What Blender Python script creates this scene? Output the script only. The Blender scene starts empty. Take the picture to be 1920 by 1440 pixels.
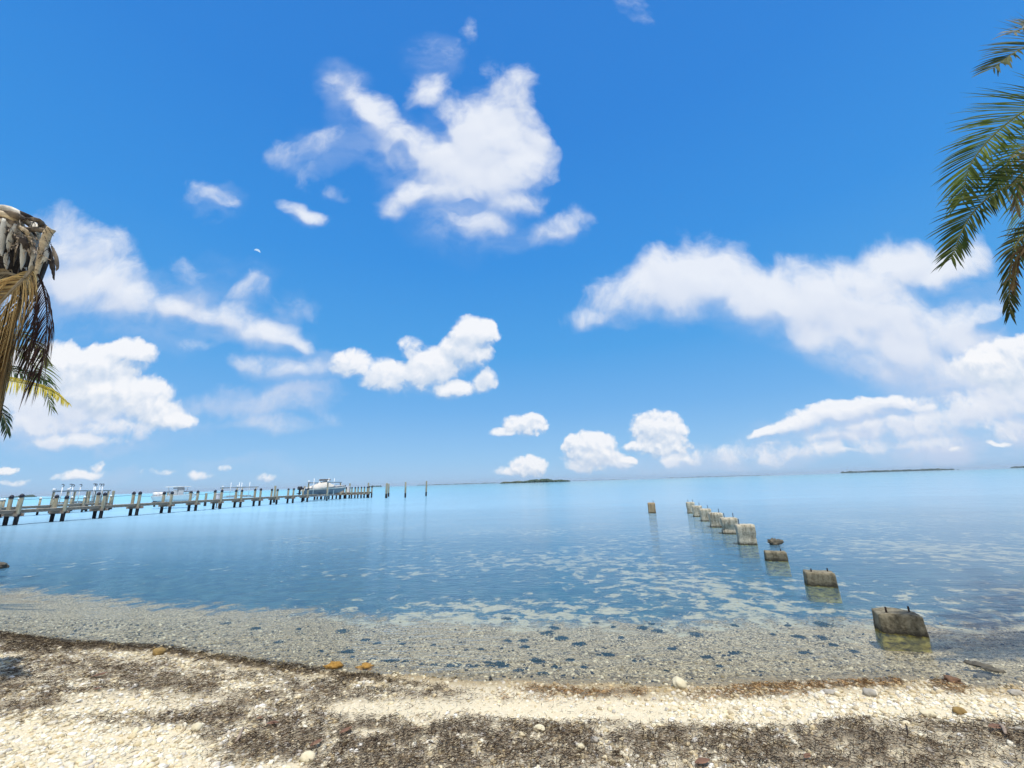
SKY_S, SKY_MIX = 0.09, .85
SKY_STOPS = [(162,206,246), (148,201,247), (114,183,244), (80,168,240), (58,152,236), (48,138,228), (44,126,218)]
HI_LIT, HI_DARK, HI_W = (237,242,251), (164,186,224), .86
LO_LIT, LO_DARK, LO_W = (250,251,254), (172,198,228), .42
VEIL_COL = (203,216,240)
PATCH_T, GRASS_D = .530, .021
RIP1, RIP2, RIP3, FRES, RIPFAR = .050, .040, .10, .80, 3.0
BODY = [(0.0,(.30,.36,.34)), (.2,(.16,.38,.52)), (.26,(.19,.45,.68)), (.32,(.36,.60,.77)), (.40,(.32,.56,.72)), (.50,(.24,.50,.66)), (.60,(.22,.53,.66)), (.72,(.22,.50,.63)), (.84,(.28,.55,.66)), (1.0,(.30,.56,.68))]
TURB = [(0.0,(.01,)*3), (.17,(.04,)*3), (.25,(.20,)*3), (.32,(.46,)*3), (.4,(.88,)*3), (.5,(1,)*3)]
CALM = .36; RIP4 = .085
import bpy, math, random
import numpy as np
from mathutils import Vector, Matrix

rng = np.random.default_rng(7)
random.seed(7)
SC = bpy.context.scene
COL = SC.collection

# ------------------------------------------------------------------ camera
FPX = 760.0
TH, PH = math.radians(13.65), math.radians(1.67)
EYE = Vector((0, 0, 2.0))
fw = Vector((0, math.cos(TH), math.sin(TH)))
r0 = Vector((1, 0, 0)); u0 = Vector((0, -math.sin(TH), math.cos(TH)))
rt = r0 * math.cos(PH) - u0 * math.sin(PH)
up = r0 * math.sin(PH) + u0 * math.cos(PH)

def ray(px, py):
    return rt * ((px - 960) / FPX) + up * ((720 - py) / FPX) + fw

def P(px, py, t):                 # a point t metres deep along a sight line
    return EYE + ray(px, py) * t

def W0(px, py, z=0.0):            # where a sight line meets a level plane
    d = ray(px, py)
    return EYE + d * ((z - EYE.z) / d.z)

def project(x, y, z):             # world arrays -> photo pixels (used to lay out the beach)
    dx, dy, dz = x - EYE.x, y - EYE.y, z - EYE.z
    k = dx * fw.x + dy * fw.y + dz * fw.z
    a = dx * rt.x + dy * rt.y + dz * rt.z
    b = dx * up.x + dy * up.y + dz * up.z
    k = np.where(k < 0.05, 0.05, k)
    return 960 + FPX * a / k, 720 - FPX * b / k

cam = bpy.data.cameras.new('camera'); cam.sensor_width = 36; cam.lens = 36 * FPX / 1920
cam.clip_start = 0.05; cam.clip_end = 60000
camo = bpy.data.objects.new('camera', cam); COL.objects.link(camo)
M = Matrix((rt, up, -fw)).transposed().to_4x4(); M.translation = EYE
camo.matrix_world = M; SC.camera = camo

# ------------------------------------------------------------------ helpers
def tag(o, label=None, cat=None, group=None, kind=None):
    if label: o['label'] = label
    if cat: o['category'] = cat
    if group: o['group'] = group
    if kind: o['kind'] = kind
    return o

def empty(name, loc, label, cat, group=None, rz=0.0):
    o = bpy.data.objects.new(name, None); COL.objects.link(o)
    o.location = loc; o.rotation_euler = (0, 0, rz); o.empty_display_size = 0.1
    return tag(o, label, cat, group)

def ortho(d):
    d = d.normalized()
    a = Vector((0, 0, 1)) if abs(d.z) < 0.9 else Vector((1, 0, 0))
    s = d.cross(a).normalized()
    return s, s.cross(d).normalized()

class MB:
    def __init__(s): s.v = []; s.f = []
    def add(s, vs, fs):
        b = len(s.v); s.v += [tuple(q) for q in vs]; s.f += [tuple(b + i for i in f) for f in fs]
    def tube(s, pts, rad, n=8, caps=True):
        pts = [Vector(p) for p in pts]
        if not hasattr(rad, '__len__'): rad = [rad] * len(pts)
        vs = []; fs = []
        for i, p in enumerate(pts):
            d = pts[min(i + 1, len(pts) - 1)] - pts[max(i - 1, 0)]
            a, b = ortho(d)
            for k in range(n):
                w = 2 * math.pi * k / n
                vs.append(p + (a * math.cos(w) + b * math.sin(w)) * rad[i])
        for i in range(len(pts) - 1):
            for k in range(n):
                k2 = (k + 1) % n
                fs.append((i * n + k, i * n + k2, (i + 1) * n + k2, (i + 1) * n + k))
        if caps:
            fs.append(tuple(range(n - 1, -1, -1))); e = (len(pts) - 1) * n
            fs.append(tuple(range(e, e + n)))
        s.add(vs, fs)
    def box(s, c, sx, sy, sz, ax=None, ch=0.0):        # centre, full sizes, axis (x dir), chamfer
        c = Vector(c); X = Vector(ax).normalized() if ax is not None else Vector((1, 0, 0))
        Z = Vector((0, 0, 1)); Y = Z.cross(X)
        if Y.length < 1e-4: Y = Vector((0, 1, 0))
        Y.normalize(); Z = X.cross(Y)
        hx, hy, hz = sx / 2, sy / 2, sz / 2
        if ch <= 0:
            vs = [c + X * (hx * i) + Y * (hy * j) + Z * (hz * k) for k in (-1, 1) for j in (-1, 1) for i in (-1, 1)]
            s.add(vs, [(0, 2, 3, 1), (4, 5, 7, 6), (0, 1, 5, 4), (2, 6, 7, 3), (0, 4, 6, 2), (1, 3, 7, 5)])
        else:
            ring = [(-hx + ch, -hy), (hx - ch, -hy), (hx, -hy + ch), (hx, hy - ch), (hx - ch, hy), (-hx + ch, hy), (-hx, hy - ch), (-hx, -hy + ch)]
            vs = []
            for z, k in ((-hz, 1 - ch / hx), (-hz + ch, 1), (hz - ch, 1), (hz, 1 - ch / hx)):
                vs += [c + X * (a * k) + Y * (b * k) + Z * z for a, b in ring]
            fs = [tuple(range(7, -1, -1)), tuple(range(24, 32))]
            for L in range(3):
                for k in range(8):
                    k2 = (k + 1) % 8; fs.append((L * 8 + k, L * 8 + k2, L * 8 + 8 + k2, L * 8 + 8 + k))
            s.add(vs, fs)
    def beam(s, a, b, w, h):
        a = Vector(a); b = Vector(b); s.box((a + b) / 2, (b - a).length, w, h, ax=(b - a))
    def loft(s, rings, closed=True, caps=True):
        n = len(rings[0]); vs = [p for r in rings for p in r]; fs = []
        for i in range(len(rings) - 1):
            for k in range(n if closed else n - 1):
                k2 = (k + 1) % n
                fs.append((i * n + k, i * n + k2, (i + 1) * n + k2, (i + 1) * n + k))
        if caps and closed:
            fs.append(tuple(range(n - 1, -1, -1))); e = (len(rings) - 1) * n
            fs.append(tuple(range(e, e + n)))
        s.add(vs, fs)
    def build(s, name, mat, parent=None, smooth=False, origin=None):
        me = bpy.data.meshes.new(name)
        pts = np.array(s.v, dtype=float)
        base = Vector((0, 0, 0))
        if parent is None:
            base = Vector(origin) if origin is not None else Vector((float(pts[:, 0].mean()), float(pts[:, 1].mean()), float(pts[:, 2].min())))
        me.from_pydata([tuple(q) for q in (pts - np.array(base))], [], s.f)
        me.validate(); me.update()
        if smooth: me.polygons.foreach_set('use_smooth', [True] * len(me.polygons))
        if mat: me.materials.append(mat)
        o = bpy.data.objects.new(name, me); COL.objects.link(o); o.location = base
        if parent is not None:
            o.parent = parent
            # points were given in world space: keep them there
            pm = parent_world(parent)
            o.matrix_parent_inverse = pm.inverted()
        return o

def parent_world(o):
    m = Matrix.Translation(o.location) @ o.rotation_euler.to_matrix().to_4x4() if o.parent is None else None
    if m is None:
        m = parent_world(o.parent) @ o.matrix_parent_inverse @ Matrix.Translation(o.location) @ o.rotation_euler.to_matrix().to_4x4()
    return m

def np_mesh(name, verts, faces, mat, smooth=True, colors=None):
    """big mesh from numpy arrays; faces (n,3) or (n,4)"""
    me = bpy.data.meshes.new(name)
    nv, nf, k = len(verts), len(faces), faces.shape[1]
    me.vertices.add(nv); me.vertices.foreach_set('co', np.ascontiguousarray(verts, dtype=np.float32).ravel())
    me.loops.add(nf * k); me.loops.foreach_set('vertex_index', np.ascontiguousarray(faces, dtype=np.int32).ravel())
    me.polygons.add(nf)
    me.polygons.foreach_set('loop_start', np.arange(0, nf * k, k, dtype=np.int32))
    me.polygons.foreach_set('loop_total', np.full(nf, k, dtype=np.int32))
    if smooth: me.polygons.foreach_set('use_smooth', np.ones(nf, dtype=bool))
    me.update(calc_edges=True)
    if colors is not None:
        at = me.attributes.new('tint', 'FLOAT_COLOR', 'POINT')
        c = np.ones((nv, 4), dtype=np.float32); c[:, :3] = colors
        at.data.foreach_set('color', c.ravel())
    me.materials.append(mat)
    o = bpy.data.objects.new(name, me); COL.objects.link(o)
    return o

# value noise for the layout and the terrain
_perm = rng.random((256, 256))
def vnoise(x, y):
    xi = np.floor(x).astype(int); yi = np.floor(y).astype(int)
    fx = x - xi; fy = y - yi; fx = fx * fx * (3 - 2 * fx); fy = fy * fy * (3 - 2 * fy)
    g = lambda a, b: _perm[a & 255, b & 255]
    return (g(xi, yi) * (1 - fx) + g(xi + 1, yi) * fx) * (1 - fy) + (g(xi, yi + 1) * (1 - fx) + g(xi + 1, yi + 1) * fx) * fy
def fbm(x, y, o=4):
    s = 0; a = .5; t = 0
    for _ in range(o):
        s = s + a * vnoise(x, y); t += a; x = x * 2.03 + 17.1; y = y * 2.03 + 9.7; a *= .5
    return s / t

# ------------------------------------------------------------------ materials
class NT:
    def __init__(s, tree): s.t = tree; s.n = tree.nodes; s.l = tree.links
    def node(s, typ, ins=None, **props):
        q = s.n.new(typ)
        for k, v in props.items(): setattr(q, k, v)
        for k, v in (ins or {}).items():
            s.set(q.inputs[k], v)
        return q
    def set(s, sock, v):
        if isinstance(v, bpy.types.NodeSocket): s.l.new(v, sock)
        else: sock.default_value = v
    def math(s, op, a, b=None, c=None, clamp=False):
        q = s.n.new('ShaderNodeMath'); q.operation = op; q.use_clamp = clamp
        for i, v in enumerate((a, b, c)):
            if v is not None: s.set(q.inputs[i], v)
        return q.outputs[0]
    def vmath(s, op, a, b=None, scale=None):
        q = s.n.new('ShaderNodeVectorMath'); q.operation = op
        s.set(q.inputs[0], a)
        if b is not None: s.set(q.inputs[1], b)
        if scale is not None: s.set(q.inputs['Scale'], scale)
        return q
    def noise(s, vec, scale, detail=4, rough=.55, dist=0.0, out=0, dim='3D'):
        q = s.node('ShaderNodeTexNoise', {'Scale': scale, 'Detail': detail, 'Roughness': rough, 'Distortion': dist}, noise_dimensions=dim)
        s.l.new(vec, q.inputs['Vector']); return q.outputs[out]
    def mapr(s, v, a, b, c=0.0, d=1.0, smooth=False):
        q = s.n.new('ShaderNodeMapRange'); q.interpolation_type = 'SMOOTHSTEP' if smooth else 'LINEAR'; q.clamp = True
        s.set(q.inputs[0], v)
        for i, x in zip((1, 2, 3, 4), (a, b, c, d)): s.set(q.inputs[i], x)
        return q.outputs[0]
    def mix(s, f, a, b, blend='MIX'):
        q = s.n.new('ShaderNodeMix'); q.data_type = 'RGBA'; q.blend_type = blend
        s.set(q.inputs[0], f)
        for i, v in ((6, a), (7, b)):
            s.set(q.inputs[i], v if isinstance(v, bpy.types.NodeSocket) else (*v, 1) if len(v) == 3 else v)
        return q.outputs[2]
    def ramp(s, f, stops, interp='LINEAR'):
        q = s.n.new('ShaderNodeValToRGB'); s.l.new(f, q.inputs[0]); r = q.color_ramp; r.interpolation = interp
        while len(r.elements) < len(stops): r.elements.new(0.5)
        for e, (p, c) in zip(r.elements, stops):
            e.position = p; e.color = (*c, 1) if len(c) == 3 else c
        return q.outputs[0]
    def mapping(s, vec, loc=(0, 0, 0), rot=(0, 0, 0), sc=(1, 1, 1), typ='POINT'):
        q = s.node('ShaderNodeMapping', vector_type=typ)
        s.l.new(vec, q.inputs[0]); q.inputs[1].default_value = loc; q.inputs[2].default_value = rot; q.inputs[3].default_value = sc
        return q.outputs[0]

def new_mat(name):
    m = bpy.data.materials.new(name); m.use_nodes = True
    m.node_tree.nodes.clear(); nt = NT(m.node_tree)
    out = nt.n.new('ShaderNodeOutputMaterial')
    return m, nt, out

def simple(name, c1, c2=None, rough=.8, scale=8, detail=4, bump=0.0, bscale=None, spec=.3, stretch=(1, 1, 1), metal=0.0, coords='Object', translucent=0.0):
    m, nt, out = new_mat(name)
    tc = nt.n.new('ShaderNodeTexCoord')
    vec = nt.mapping(tc.outputs[coords], sc=stretch)
    b = nt.node('ShaderNodeBsdfPrincipled', {'Roughness': rough, 'Specular IOR Level': spec, 'Metallic': metal})
    if c2 is None: c2 = tuple(x * .72 for x in c1)
    n = nt.noise(vec, scale, detail, .6)
    nt.set(b.inputs['Base Color'], nt.mix(nt.mapr(n, .32, .68), c2, c1))
    if bump:
        n2 = nt.noise(vec, bscale or scale * 3, 5, .6)
        bp = nt.node('ShaderNodeBump', {'Strength': 1.0, 'Distance': bump}); nt.l.new(n2, bp.inputs['Height'])
        nt.l.new(bp.outputs[0], b.inputs['Normal'])
    if translucent:
        tr = nt.node('ShaderNodeBsdfTranslucent'); nt.set(tr.inputs['Color'], nt.mix(nt.mapr(n, .32, .68), c2, c1))
        mx = nt.node('ShaderNodeMixShader', {0: translucent}); nt.l.new(b.outputs[0], mx.inputs[1]); nt.l.new(tr.outputs[0], mx.inputs[2])
        nt.l.new(mx.outputs[0], out.inputs[0])
    else:
        nt.l.new(b.outputs[0], out.inputs[0])
    return m

# ------------------------------------------------------------------ sun and sky
SUN = Vector((0.12, -0.26, 0.957)).normalized()
sl = bpy.data.lights.new('sun', 'SUN'); sl.energy = 4.3; sl.angle = math.radians(.53); sl.color = (1, .965, .895)
so = bpy.data.objects.new('sun', sl); COL.objects.link(so); so.location = (0, 0, 30)
so.rotation_euler = (-SUN).to_track_quat('-Z', 'Y').to_euler()

def XZ(px, py):
    d = ray(px, py); return np.array((d.x / d.y, d.z / d.y))

# each: x, y, half-width, half-height, tilt (deg, clockwise in the photo), weight   -- HIGH = frayed fair-weather clouds
HIGH = [
 (905,255,80,92,0,1.25),(945,190,52,64,20,.8),(925,150,28,36,10,.55),(965,320,62,64,0,1.1),(870,315,78,52,0,1.05),(985,250,32,80,-8,.7),(970,375,56,32,0,.85),
 (780,280,85,46,35,1.1),(710,228,66,38,48,.95),(830,300,60,50,0,1.0),(665,180,40,26,45,.6),(632,152,26,26,20,.42),(800,170,42,38,15,.82),(815,105,35,28,0,.3),
 (775,355,62,30,-25,.95),(735,385,34,30,-50,.75),(850,345,70,36,0,.95),(885,415,62,32,5,.55),(835,420,25,30,0,.4),(1048,425,52,24,-14,.72),(1085,415,24,22,0,.4),
 (575,278,58,24,-8,.5),(605,272,30,22,20,.45),(590,310,20,44,12,.4),(565,397,44,18,27,.9),(418,372,34,16,5,.62),(385,385,40,26,0,.26),(625,360,30,12,25,.24),
 (1195,12,20,26,-10,.3),(870,60,12,18,0,.2),
 (115,470,90,68,10,.95),(170,530,105,58,12,.95),(255,565,85,42,12,.95),(320,575,58,30,5,.9),(360,535,34,52,-25,.6),(390,585,50,28,15,.6),(445,600,48,34,20,.85),(490,625,64,28,15,.85),(540,640,36,20,20,.6),
 (545,575,34,24,20,.35),(470,545,36,22,0,.3),(40,520,80,70,0,.9),(210,470,40,20,30,.4),(355,495,18,22,0,.45),(110,610,40,18,5,.3),
 (480,685,44,28,10,.6),(545,698,70,18,0,.5),(605,690,45,18,0,.5),(480,750,150,24,-2,.42),(500,785,120,20,0,.3),(360,660,30,10,0,.3),
 # the long cloud over the right half
 (1120,590,80,22,-6,.85),(1190,555,95,50,-15,1.0),(1290,535,125,68,-8,1.2),(1320,480,46,36,10,.7),(1305,455,26,24,0,.4),(1420,550,130,58,4,1.2),(1540,560,130,62,8,1.15),
 (1500,520,110,38,0,.9),(1620,530,100,56,0,1.1),(1560,505,44,28,-15,.5),(1680,495,75,48,-5,1.0),(1670,465,55,28,0,.4),(1765,510,78,34,-20,.95),(1815,490,40,16,-35,.5),
 (1640,590,135,84,12,1.3),(1560,630,110,48,22,.8),(1690,650,140,66,20,1.1),(1760,620,105,62,-8,1.15),(1835,588,60,22,-28,.9),(1610,670,110,40,22,.8),(1770,690,140,50,10,.9),
]
HOLES = [(876,384,26,17,0,-.9),(752,300,20,30,0,-.35),(800,235,45,22,40,-.3),(1235,640,190,22,4,-.7),(1400,625,90,16,8,-.4)]
# LOW = heaped cumulus and the banks along the horizon
LOW = [
 (105,690,72,46,0,1.1),(40,700,60,50,0,1.0),(235,662,58,26,0,1.0),(190,690,80,44,0,1.05),(205,735,115,46,6,1.1),(120,755,130,46,0,.95),(285,770,62,34,10,1.0),(320,785,44,20,10,.9),(60,790,110,34,0,.7),(200,800,120,20,0,.5),(135,828,88,18,0,.75),
 (888,628,44,34,0,1.15),(868,660,56,38,-20,1.1),(812,690,68,38,-25,1.05),(730,706,56,32,0,.9),(660,682,40,26,0,.8),(845,730,52,20,0,.8),(905,712,26,28,0,.6),(775,655,30,22,0,.4),
 (985,798,40,21,0,1.0),(938,811,24,9,0,.8),(1000,785,18,12,0,.8),
 (1108,846,50,38,0,1.25),(1080,832,26,18,0,1.1),(1100,828,22,20,0,1.0),(1135,864,50,18,0,1.0),(1092,874,34,12,0,.9),(1180,864,18,8,0,.8),
 (1235,808,50,36,0,1.25),(1225,796,26,20,0,1.0),(1240,838,54,22,0,1.0),(1195,838,26,11,0,.9),(1275,862,34,13,0,.55),(990,876,34,22,0,1.1),(965,884,34,9,0,.5),
 (1330,858,60,18,0,.42),(1430,856,80,20,0,.42),(1520,842,90,20,-5,.5),(1440,826,50,9,-6,.3),
 (1440,811,40,9,-12,1.1),(1478,800,40,14,-14,1.15),(1520,787,46,18,-14,1.2),(1580,772,90,20,-7,1.25),(1660,757,74,15,-4,1.0),(1720,762,70,10,0,.6),(1620,792,150,20,-3,.55),(1740,792,150,32,-6,.6),(1850,760,120,36,-10,.7),
 (1880,690,80,44,0,1.1),(1930,665,80,36,0,1.0),(1845,700,70,36,0,.8),(1900,740,100,36,0,.8),(1560,812,90,14,0,.4),(1700,832,160,22,0,.36),(1870,832,24,5,0,.8),(1790,838,16,5,0,.6),(1585,842,30,6,0,.5),(1900,800,110,30,0,.45),
 (148,892,46,11,-8,.8),(183,878,15,11,-30,.5),(12,884,22,9,0,.8),(372,893,26,8,0,.42),(425,878,14,8,0,.32),(500,894,20,7,0,.4),(300,885,30,6,0,.3),(20,905,30,6,0,.4),
]

# thin grey-white sheets
VEIL = [
 (1640,800,240,44,-6,.8),(1800,790,190,70,-6,.9),(1500,835,150,26,-5,.5),(1700,845,220,28,0,.5),(1890,770,140,60,0,.7),(1580,830,120,20,0,.45),
 (1330,860,110,26,0,.45),(1230,870,90,20,0,.4),(1420,865,130,18,0,.4),
 (490,748,150,24,-3,.55),(560,742,90,16,-4,.35),(500,790,90,14,0,.3),(560,690,90,20,-4,.3),(200,790,170,50,4,.6),(90,800,120,50,0,.5),
 (1700,660,220,80,10,.62),(1600,600,260,70,8,.4),(1830,560,70,30,-20,.25),(860,330,130,130,0,.35),(720,260,110,60,35,.30),(870,420,90,30,0,.35),(640,165,50,44,40,.28),(820,110,60,44,0,.24),
 (200,560,200,80,14,.38),(450,610,130,44,18,.36),(430,520,80,40,0,.16),(550,575,44,34,20,.28),(470,545,40,30,0,.24),(600,700,120,30,-6,.3),(1000,440,80,30,-12,.2),
 (590,290,70,44,0,.24),(400,378,60,30,0,.24),(90,640,60,30,0,.24),(180,890,60,20,0,.25),(400,885,60,16,0,.2),(500,880,80,16,0,.16),
]
def blob_geo(bl, gr):
    out = []
    for (x, y, rx, ry, a, wgt) in bl:
        c = XZ(x, y); ca, sa = math.cos(math.radians(a)), math.sin(math.radians(a))
        du = XZ(x + ca * 4, y + sa * 4) - c; dv = XZ(x - sa * 4, y + ca * 4) - c
        ru = np.hypot(*du) / 4 * rx * gr; rv = abs(du[0] * dv[1] - du[1] * dv[0]) / np.hypot(*du) / 4 * ry * gr
        th = math.atan2(du[1], du[0])
        k = math.sqrt(1 + .75 / wgt) if wgt > 0 else 1.0
        ex = math.hypot(ru * math.cos(th), rv * math.sin(th)) * k + .05
        ez = math.hypot(ru * math.sin(th), rv * math.cos(th)) * k + .05
        out.append((c, th, ru, rv, wgt, (c[0] - ex, c[0] + ex, c[1] - ez, c[1] + ez)))
    return out
TINY_Z = .17
G_HIGH = blob_geo(HIGH + HOLES, 1.30); G_LOW = blob_geo(LOW, 1.22); G_VEIL = blob_geo(VEIL, 1.15)
G_VEIL = [g[:5] + ((g[0][0] - g[2] * 1.35 - .05, g[0][0] + g[2] * 1.35 + .05, g[0][1] - max(g[2] * .5, g[3]) * 1.35 - .05, g[0][1] + max(g[2] * .5, g[3]) * 1.35 + .05),) for g in G_VEIL]

world = bpy.data.worlds.new('World'); SC.world = world; world.use_nodes = True
world.cycles.sampling_method = 'MANUAL'; world.cycles.sample_map_resolution = 512
wt = NT(world.node_tree); wt.n.clear()
wout = wt.n.new('ShaderNodeOutputWorld')
sky = wt.node('ShaderNodeTexSky', sky_type='NISHITA', sun_disc=False, sun_elevation=math.asin(SUN.z),
              sun_rotation=math.atan2(SUN.x, SUN.y), altitude=0, air_density=1.0, dust_density=.3, ozone_density=3.0)
tc = wt.n.new('ShaderNodeTexCoord')
sep = wt.n.new('ShaderNodeSeparateXYZ'); wt.l.new(tc.outputs['Generated'], sep.inputs[0])
base = wt.vmath('SCALE', sky.outputs[0], scale=SKY_S).outputs[0]
# the clear tropical blue of the place, by height above the horizon
def lin(c): return tuple(((v / 255 + .055) / 1.055) ** 2.4 if v > 10 else v / 255 / 12.92 for v in c)
elev = wt.math('MULTIPLY', wt.math('ARCSINE', sep.outputs[2]), 2 / math.pi)
grad = wt.ramp(elev, [(0.0, lin(SKY_STOPS[0])), (.035, lin(SKY_STOPS[1])), (.11, lin(SKY_STOPS[2])), (.2, lin(SKY_STOPS[3])), (.33, lin(SKY_STOPS[4])), (.5, lin(SKY_STOPS[5])), (.8, lin(SKY_STOPS[6]))])
skyc = wt.mix(SKY_MIX, base, grad)
# unseen white cloud added overhead and behind the viewer to whiten the blue shade
behind = wt.mapr(sep.outputs[1], .10, .36, 1.0, 0.0)
cn = wt.noise(wt.mapping(tc.outputs['Generated'], sc=(1, 1, 1.6)), 2.6, 7, .6)
bc = wt.math('MULTIPLY', wt.math('MULTIPLY', wt.mapr(cn, .40, .60, 0, 1, True), behind), wt.mapr(sep.outputs[2], .02, .12))
skyc = wt.mix(bc, skyc, (.84, .86, .90))
ysafe = wt.math('MAXIMUM', sep.outputs[1], .05)
cmb = wt.n.new('ShaderNodeCombineXYZ')
X = wt.math('DIVIDE', sep.outputs[0], ysafe); wt.l.new(X, cmb.inputs[0])
Z = wt.math('DIVIDE', sep.outputs[2], ysafe); wt.l.new(Z, cmb.inputs[1])
pv = cmb.outputs[0]
front = wt.math('MULTIPLY', wt.mapr(sep.outputs[1], .12, .25), wt.mapr(Z, 0.0, .012))

KIND = {  # warp scale, warp size, edge noise scale, puff scale, soft noise scale
 'high': (5.0, .10, 6.0, 0, 3.2), 'low': (16.0, .022, 15.0, 20.0, 9.0), 'tiny': (34.0, .012, 30.0, 40.0, 20.0), 'bank': (14.0, .03, 20.0, 0, 9.0)}
def density(nt, vec, geo, kind, full=True):
    ws, wa, es, ps, ss_ = KIND[kind]
    w = nt.noise(vec, ws, 3, .55, out=1, dim='2D')
    q = nt.vmath('ADD', vec, nt.vmath('SCALE', nt.vmath('SUBTRACT', w, (.5, .5, .5)).outputs[0], scale=wa).outputs[0]).outputs[0]
    F = None; bv = q
    for i, (c, th, ru, rv, wgt, bb) in enumerate(geo):
        if i and i % 5 == 0:
            bv = nt.vmath('ADD', q, nt.math('MULTIPLY', F, 1e-7)).outputs[0]
        m = nt.mapping(bv, (c[0], c[1], 0), (0, 0, th), (ru, rv, 1), 'TEXTURE')
        d2 = nt.vmath('DOT_PRODUCT', m, m).outputs['Value']
        if wgt > 0:
            f = nt.math('MULTIPLY_ADD', d2, -wgt, wgt)
            F = f if F is None else nt.math('SMOOTH_MAX', F, f, .22)
        else:
            h = nt.math('MULTIPLY', nt.mapr(d2, 0.0, 1.0, 1.0, 0.0, True), wgt)
            F = h if F is None else nt.math('ADD', F, h)
    F = nt.math('MAXIMUM', F, -1.0)
    sn = nt.noise(q, ss_, 2.5, .5, dim='2D')
    if kind in ('high', 'bank'):
        S = nt.math('MULTIPLY_ADD', nt.math('SUBTRACT', sn, .5), .9, nt.math('MULTIPLY', F, .8))
        if not full: return S
        n1 = nt.noise(q, es, 10, .6, .08, dim='2D')
        return nt.math('MULTIPLY_ADD', nt.math('SUBTRACT', n1, .48), 1.7 if kind == 'high' else 1.25, nt.math('MULTIPLY_ADD', F, .8, -.02)), S
    v = nt.node('ShaderNodeTexVoronoi', {'Scale': ps, 'Detail': 2.0, 'Roughness': .5, 'Smoothness': .7}, feature='SMOOTH_F1', voronoi_dimensions='2D')
    w3 = nt.noise(vec, ps * 1.6, 3, .6, out=1, dim='2D')
    nt.l.new(nt.vmath('ADD', q, nt.vmath('SCALE', nt.vmath('SUBTRACT', w3, (.5, .5, .5)).outputs[0], scale=.5 / ps).outputs[0]).outputs[0], v.inputs['Vector'])
    pf = nt.math('SUBTRACT', .42, v.outputs['Distance'])
    S = nt.math('MULTIPLY_ADD', pf, .34, nt.math('MULTIPLY_ADD', nt.math('SUBTRACT', sn, .5), .5, nt.math('MULTIPLY', F, .9)))
    if not full: return S
    n1 = nt.noise(q, es, 8, .6, dim='2D')
    return nt.math('MULTIPLY_ADD', pf, .34, nt.math('MULTIPLY_ADD', nt.math('SUBTRACT', n1, .46), .7, nt.math('MULTIPLY', F, .95))), S

def layer(nt, pv, front, cur, geo, kind, off, w, gain, lit, dark, sbase, maxa, soft):
    D, S = density(nt, pv, geo, kind)
    q = nt.vmath('ADD', pv, off).outputs[0]
    q = nt.vmath('ADD', q, nt.math('MULTIPLY', D, 1e-7)).outputs[0]      # second look only after the first
    S2 = density(nt, q, geo, kind, False)
    g = nt.math('SUBTRACT', S, S2)                                        # > 0 on sunlit upper slopes, < 0 on the bases
    under = nt.mapr(g, -.02, -.30)
    ww = nt.math('MULTIPLY_ADD', under, soft, w)                          # bases melt into the air
    a = nt.math('MULTIPLY', nt.math('MULTIPLY', nt.mapr(D, 0.0, ww, 0, 1, True), maxa), front)
    s = nt.math('MULTIPLY_ADD', g, gain, sbase, clamp=True)
    s = nt.math('MULTIPLY_ADD', nt.mapr(S, .1, .9, 0, 1, True), .20 if kind == 'high' else .08, s, clamp=True)
    return nt.mix(a, cur, nt.mix(s, dark, lit))

def veil(nt, pv, front, cur, geo):
    w = nt.noise(pv, 4.0, 6, .6, out=1, dim='2D')
    q = nt.vmath('ADD', pv, nt.vmath('SCALE', nt.vmath('SUBTRACT', w, (.5, .5, .5)).outputs[0], scale=.14).outputs[0]).outputs[0]
    n1 = nt.noise(nt.mapping(q, sc=(1, 2.2, 1)), 5.0, 8, .6, dim='2D')
    T = None; bv = q
    for i, (c, th, ru, rv, wgt, bb) in enumerate(geo):
        if i and i % 5 == 0: bv = nt.vmath('ADD', q, nt.math('MULTIPLY', T, 1e-7)).outputs[0]
        m = nt.mapping(bv, (c[0], c[1], 0), (0, 0, th), (ru, rv, 1), 'TEXTURE')
        d2 = nt.vmath('DOT_PRODUCT', m, m).outputs['Value']
        k = nt.math('SUBTRACT', 1.0, nt.math('MULTIPLY', nt.mapr(d2, 0.0, 1.25, 1.0, 0.0, True), wgt))
        T = k if T is None else nt.math('MULTIPLY', T, k)
    a = nt.math('MULTIPLY', nt.math('MULTIPLY', nt.math('SUBTRACT', 1.0, T), nt.mapr(n1, .28, .68, .15, 1.0, True)), front)
    return nt.mix(a, cur, lin(VEIL_COL))

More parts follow.
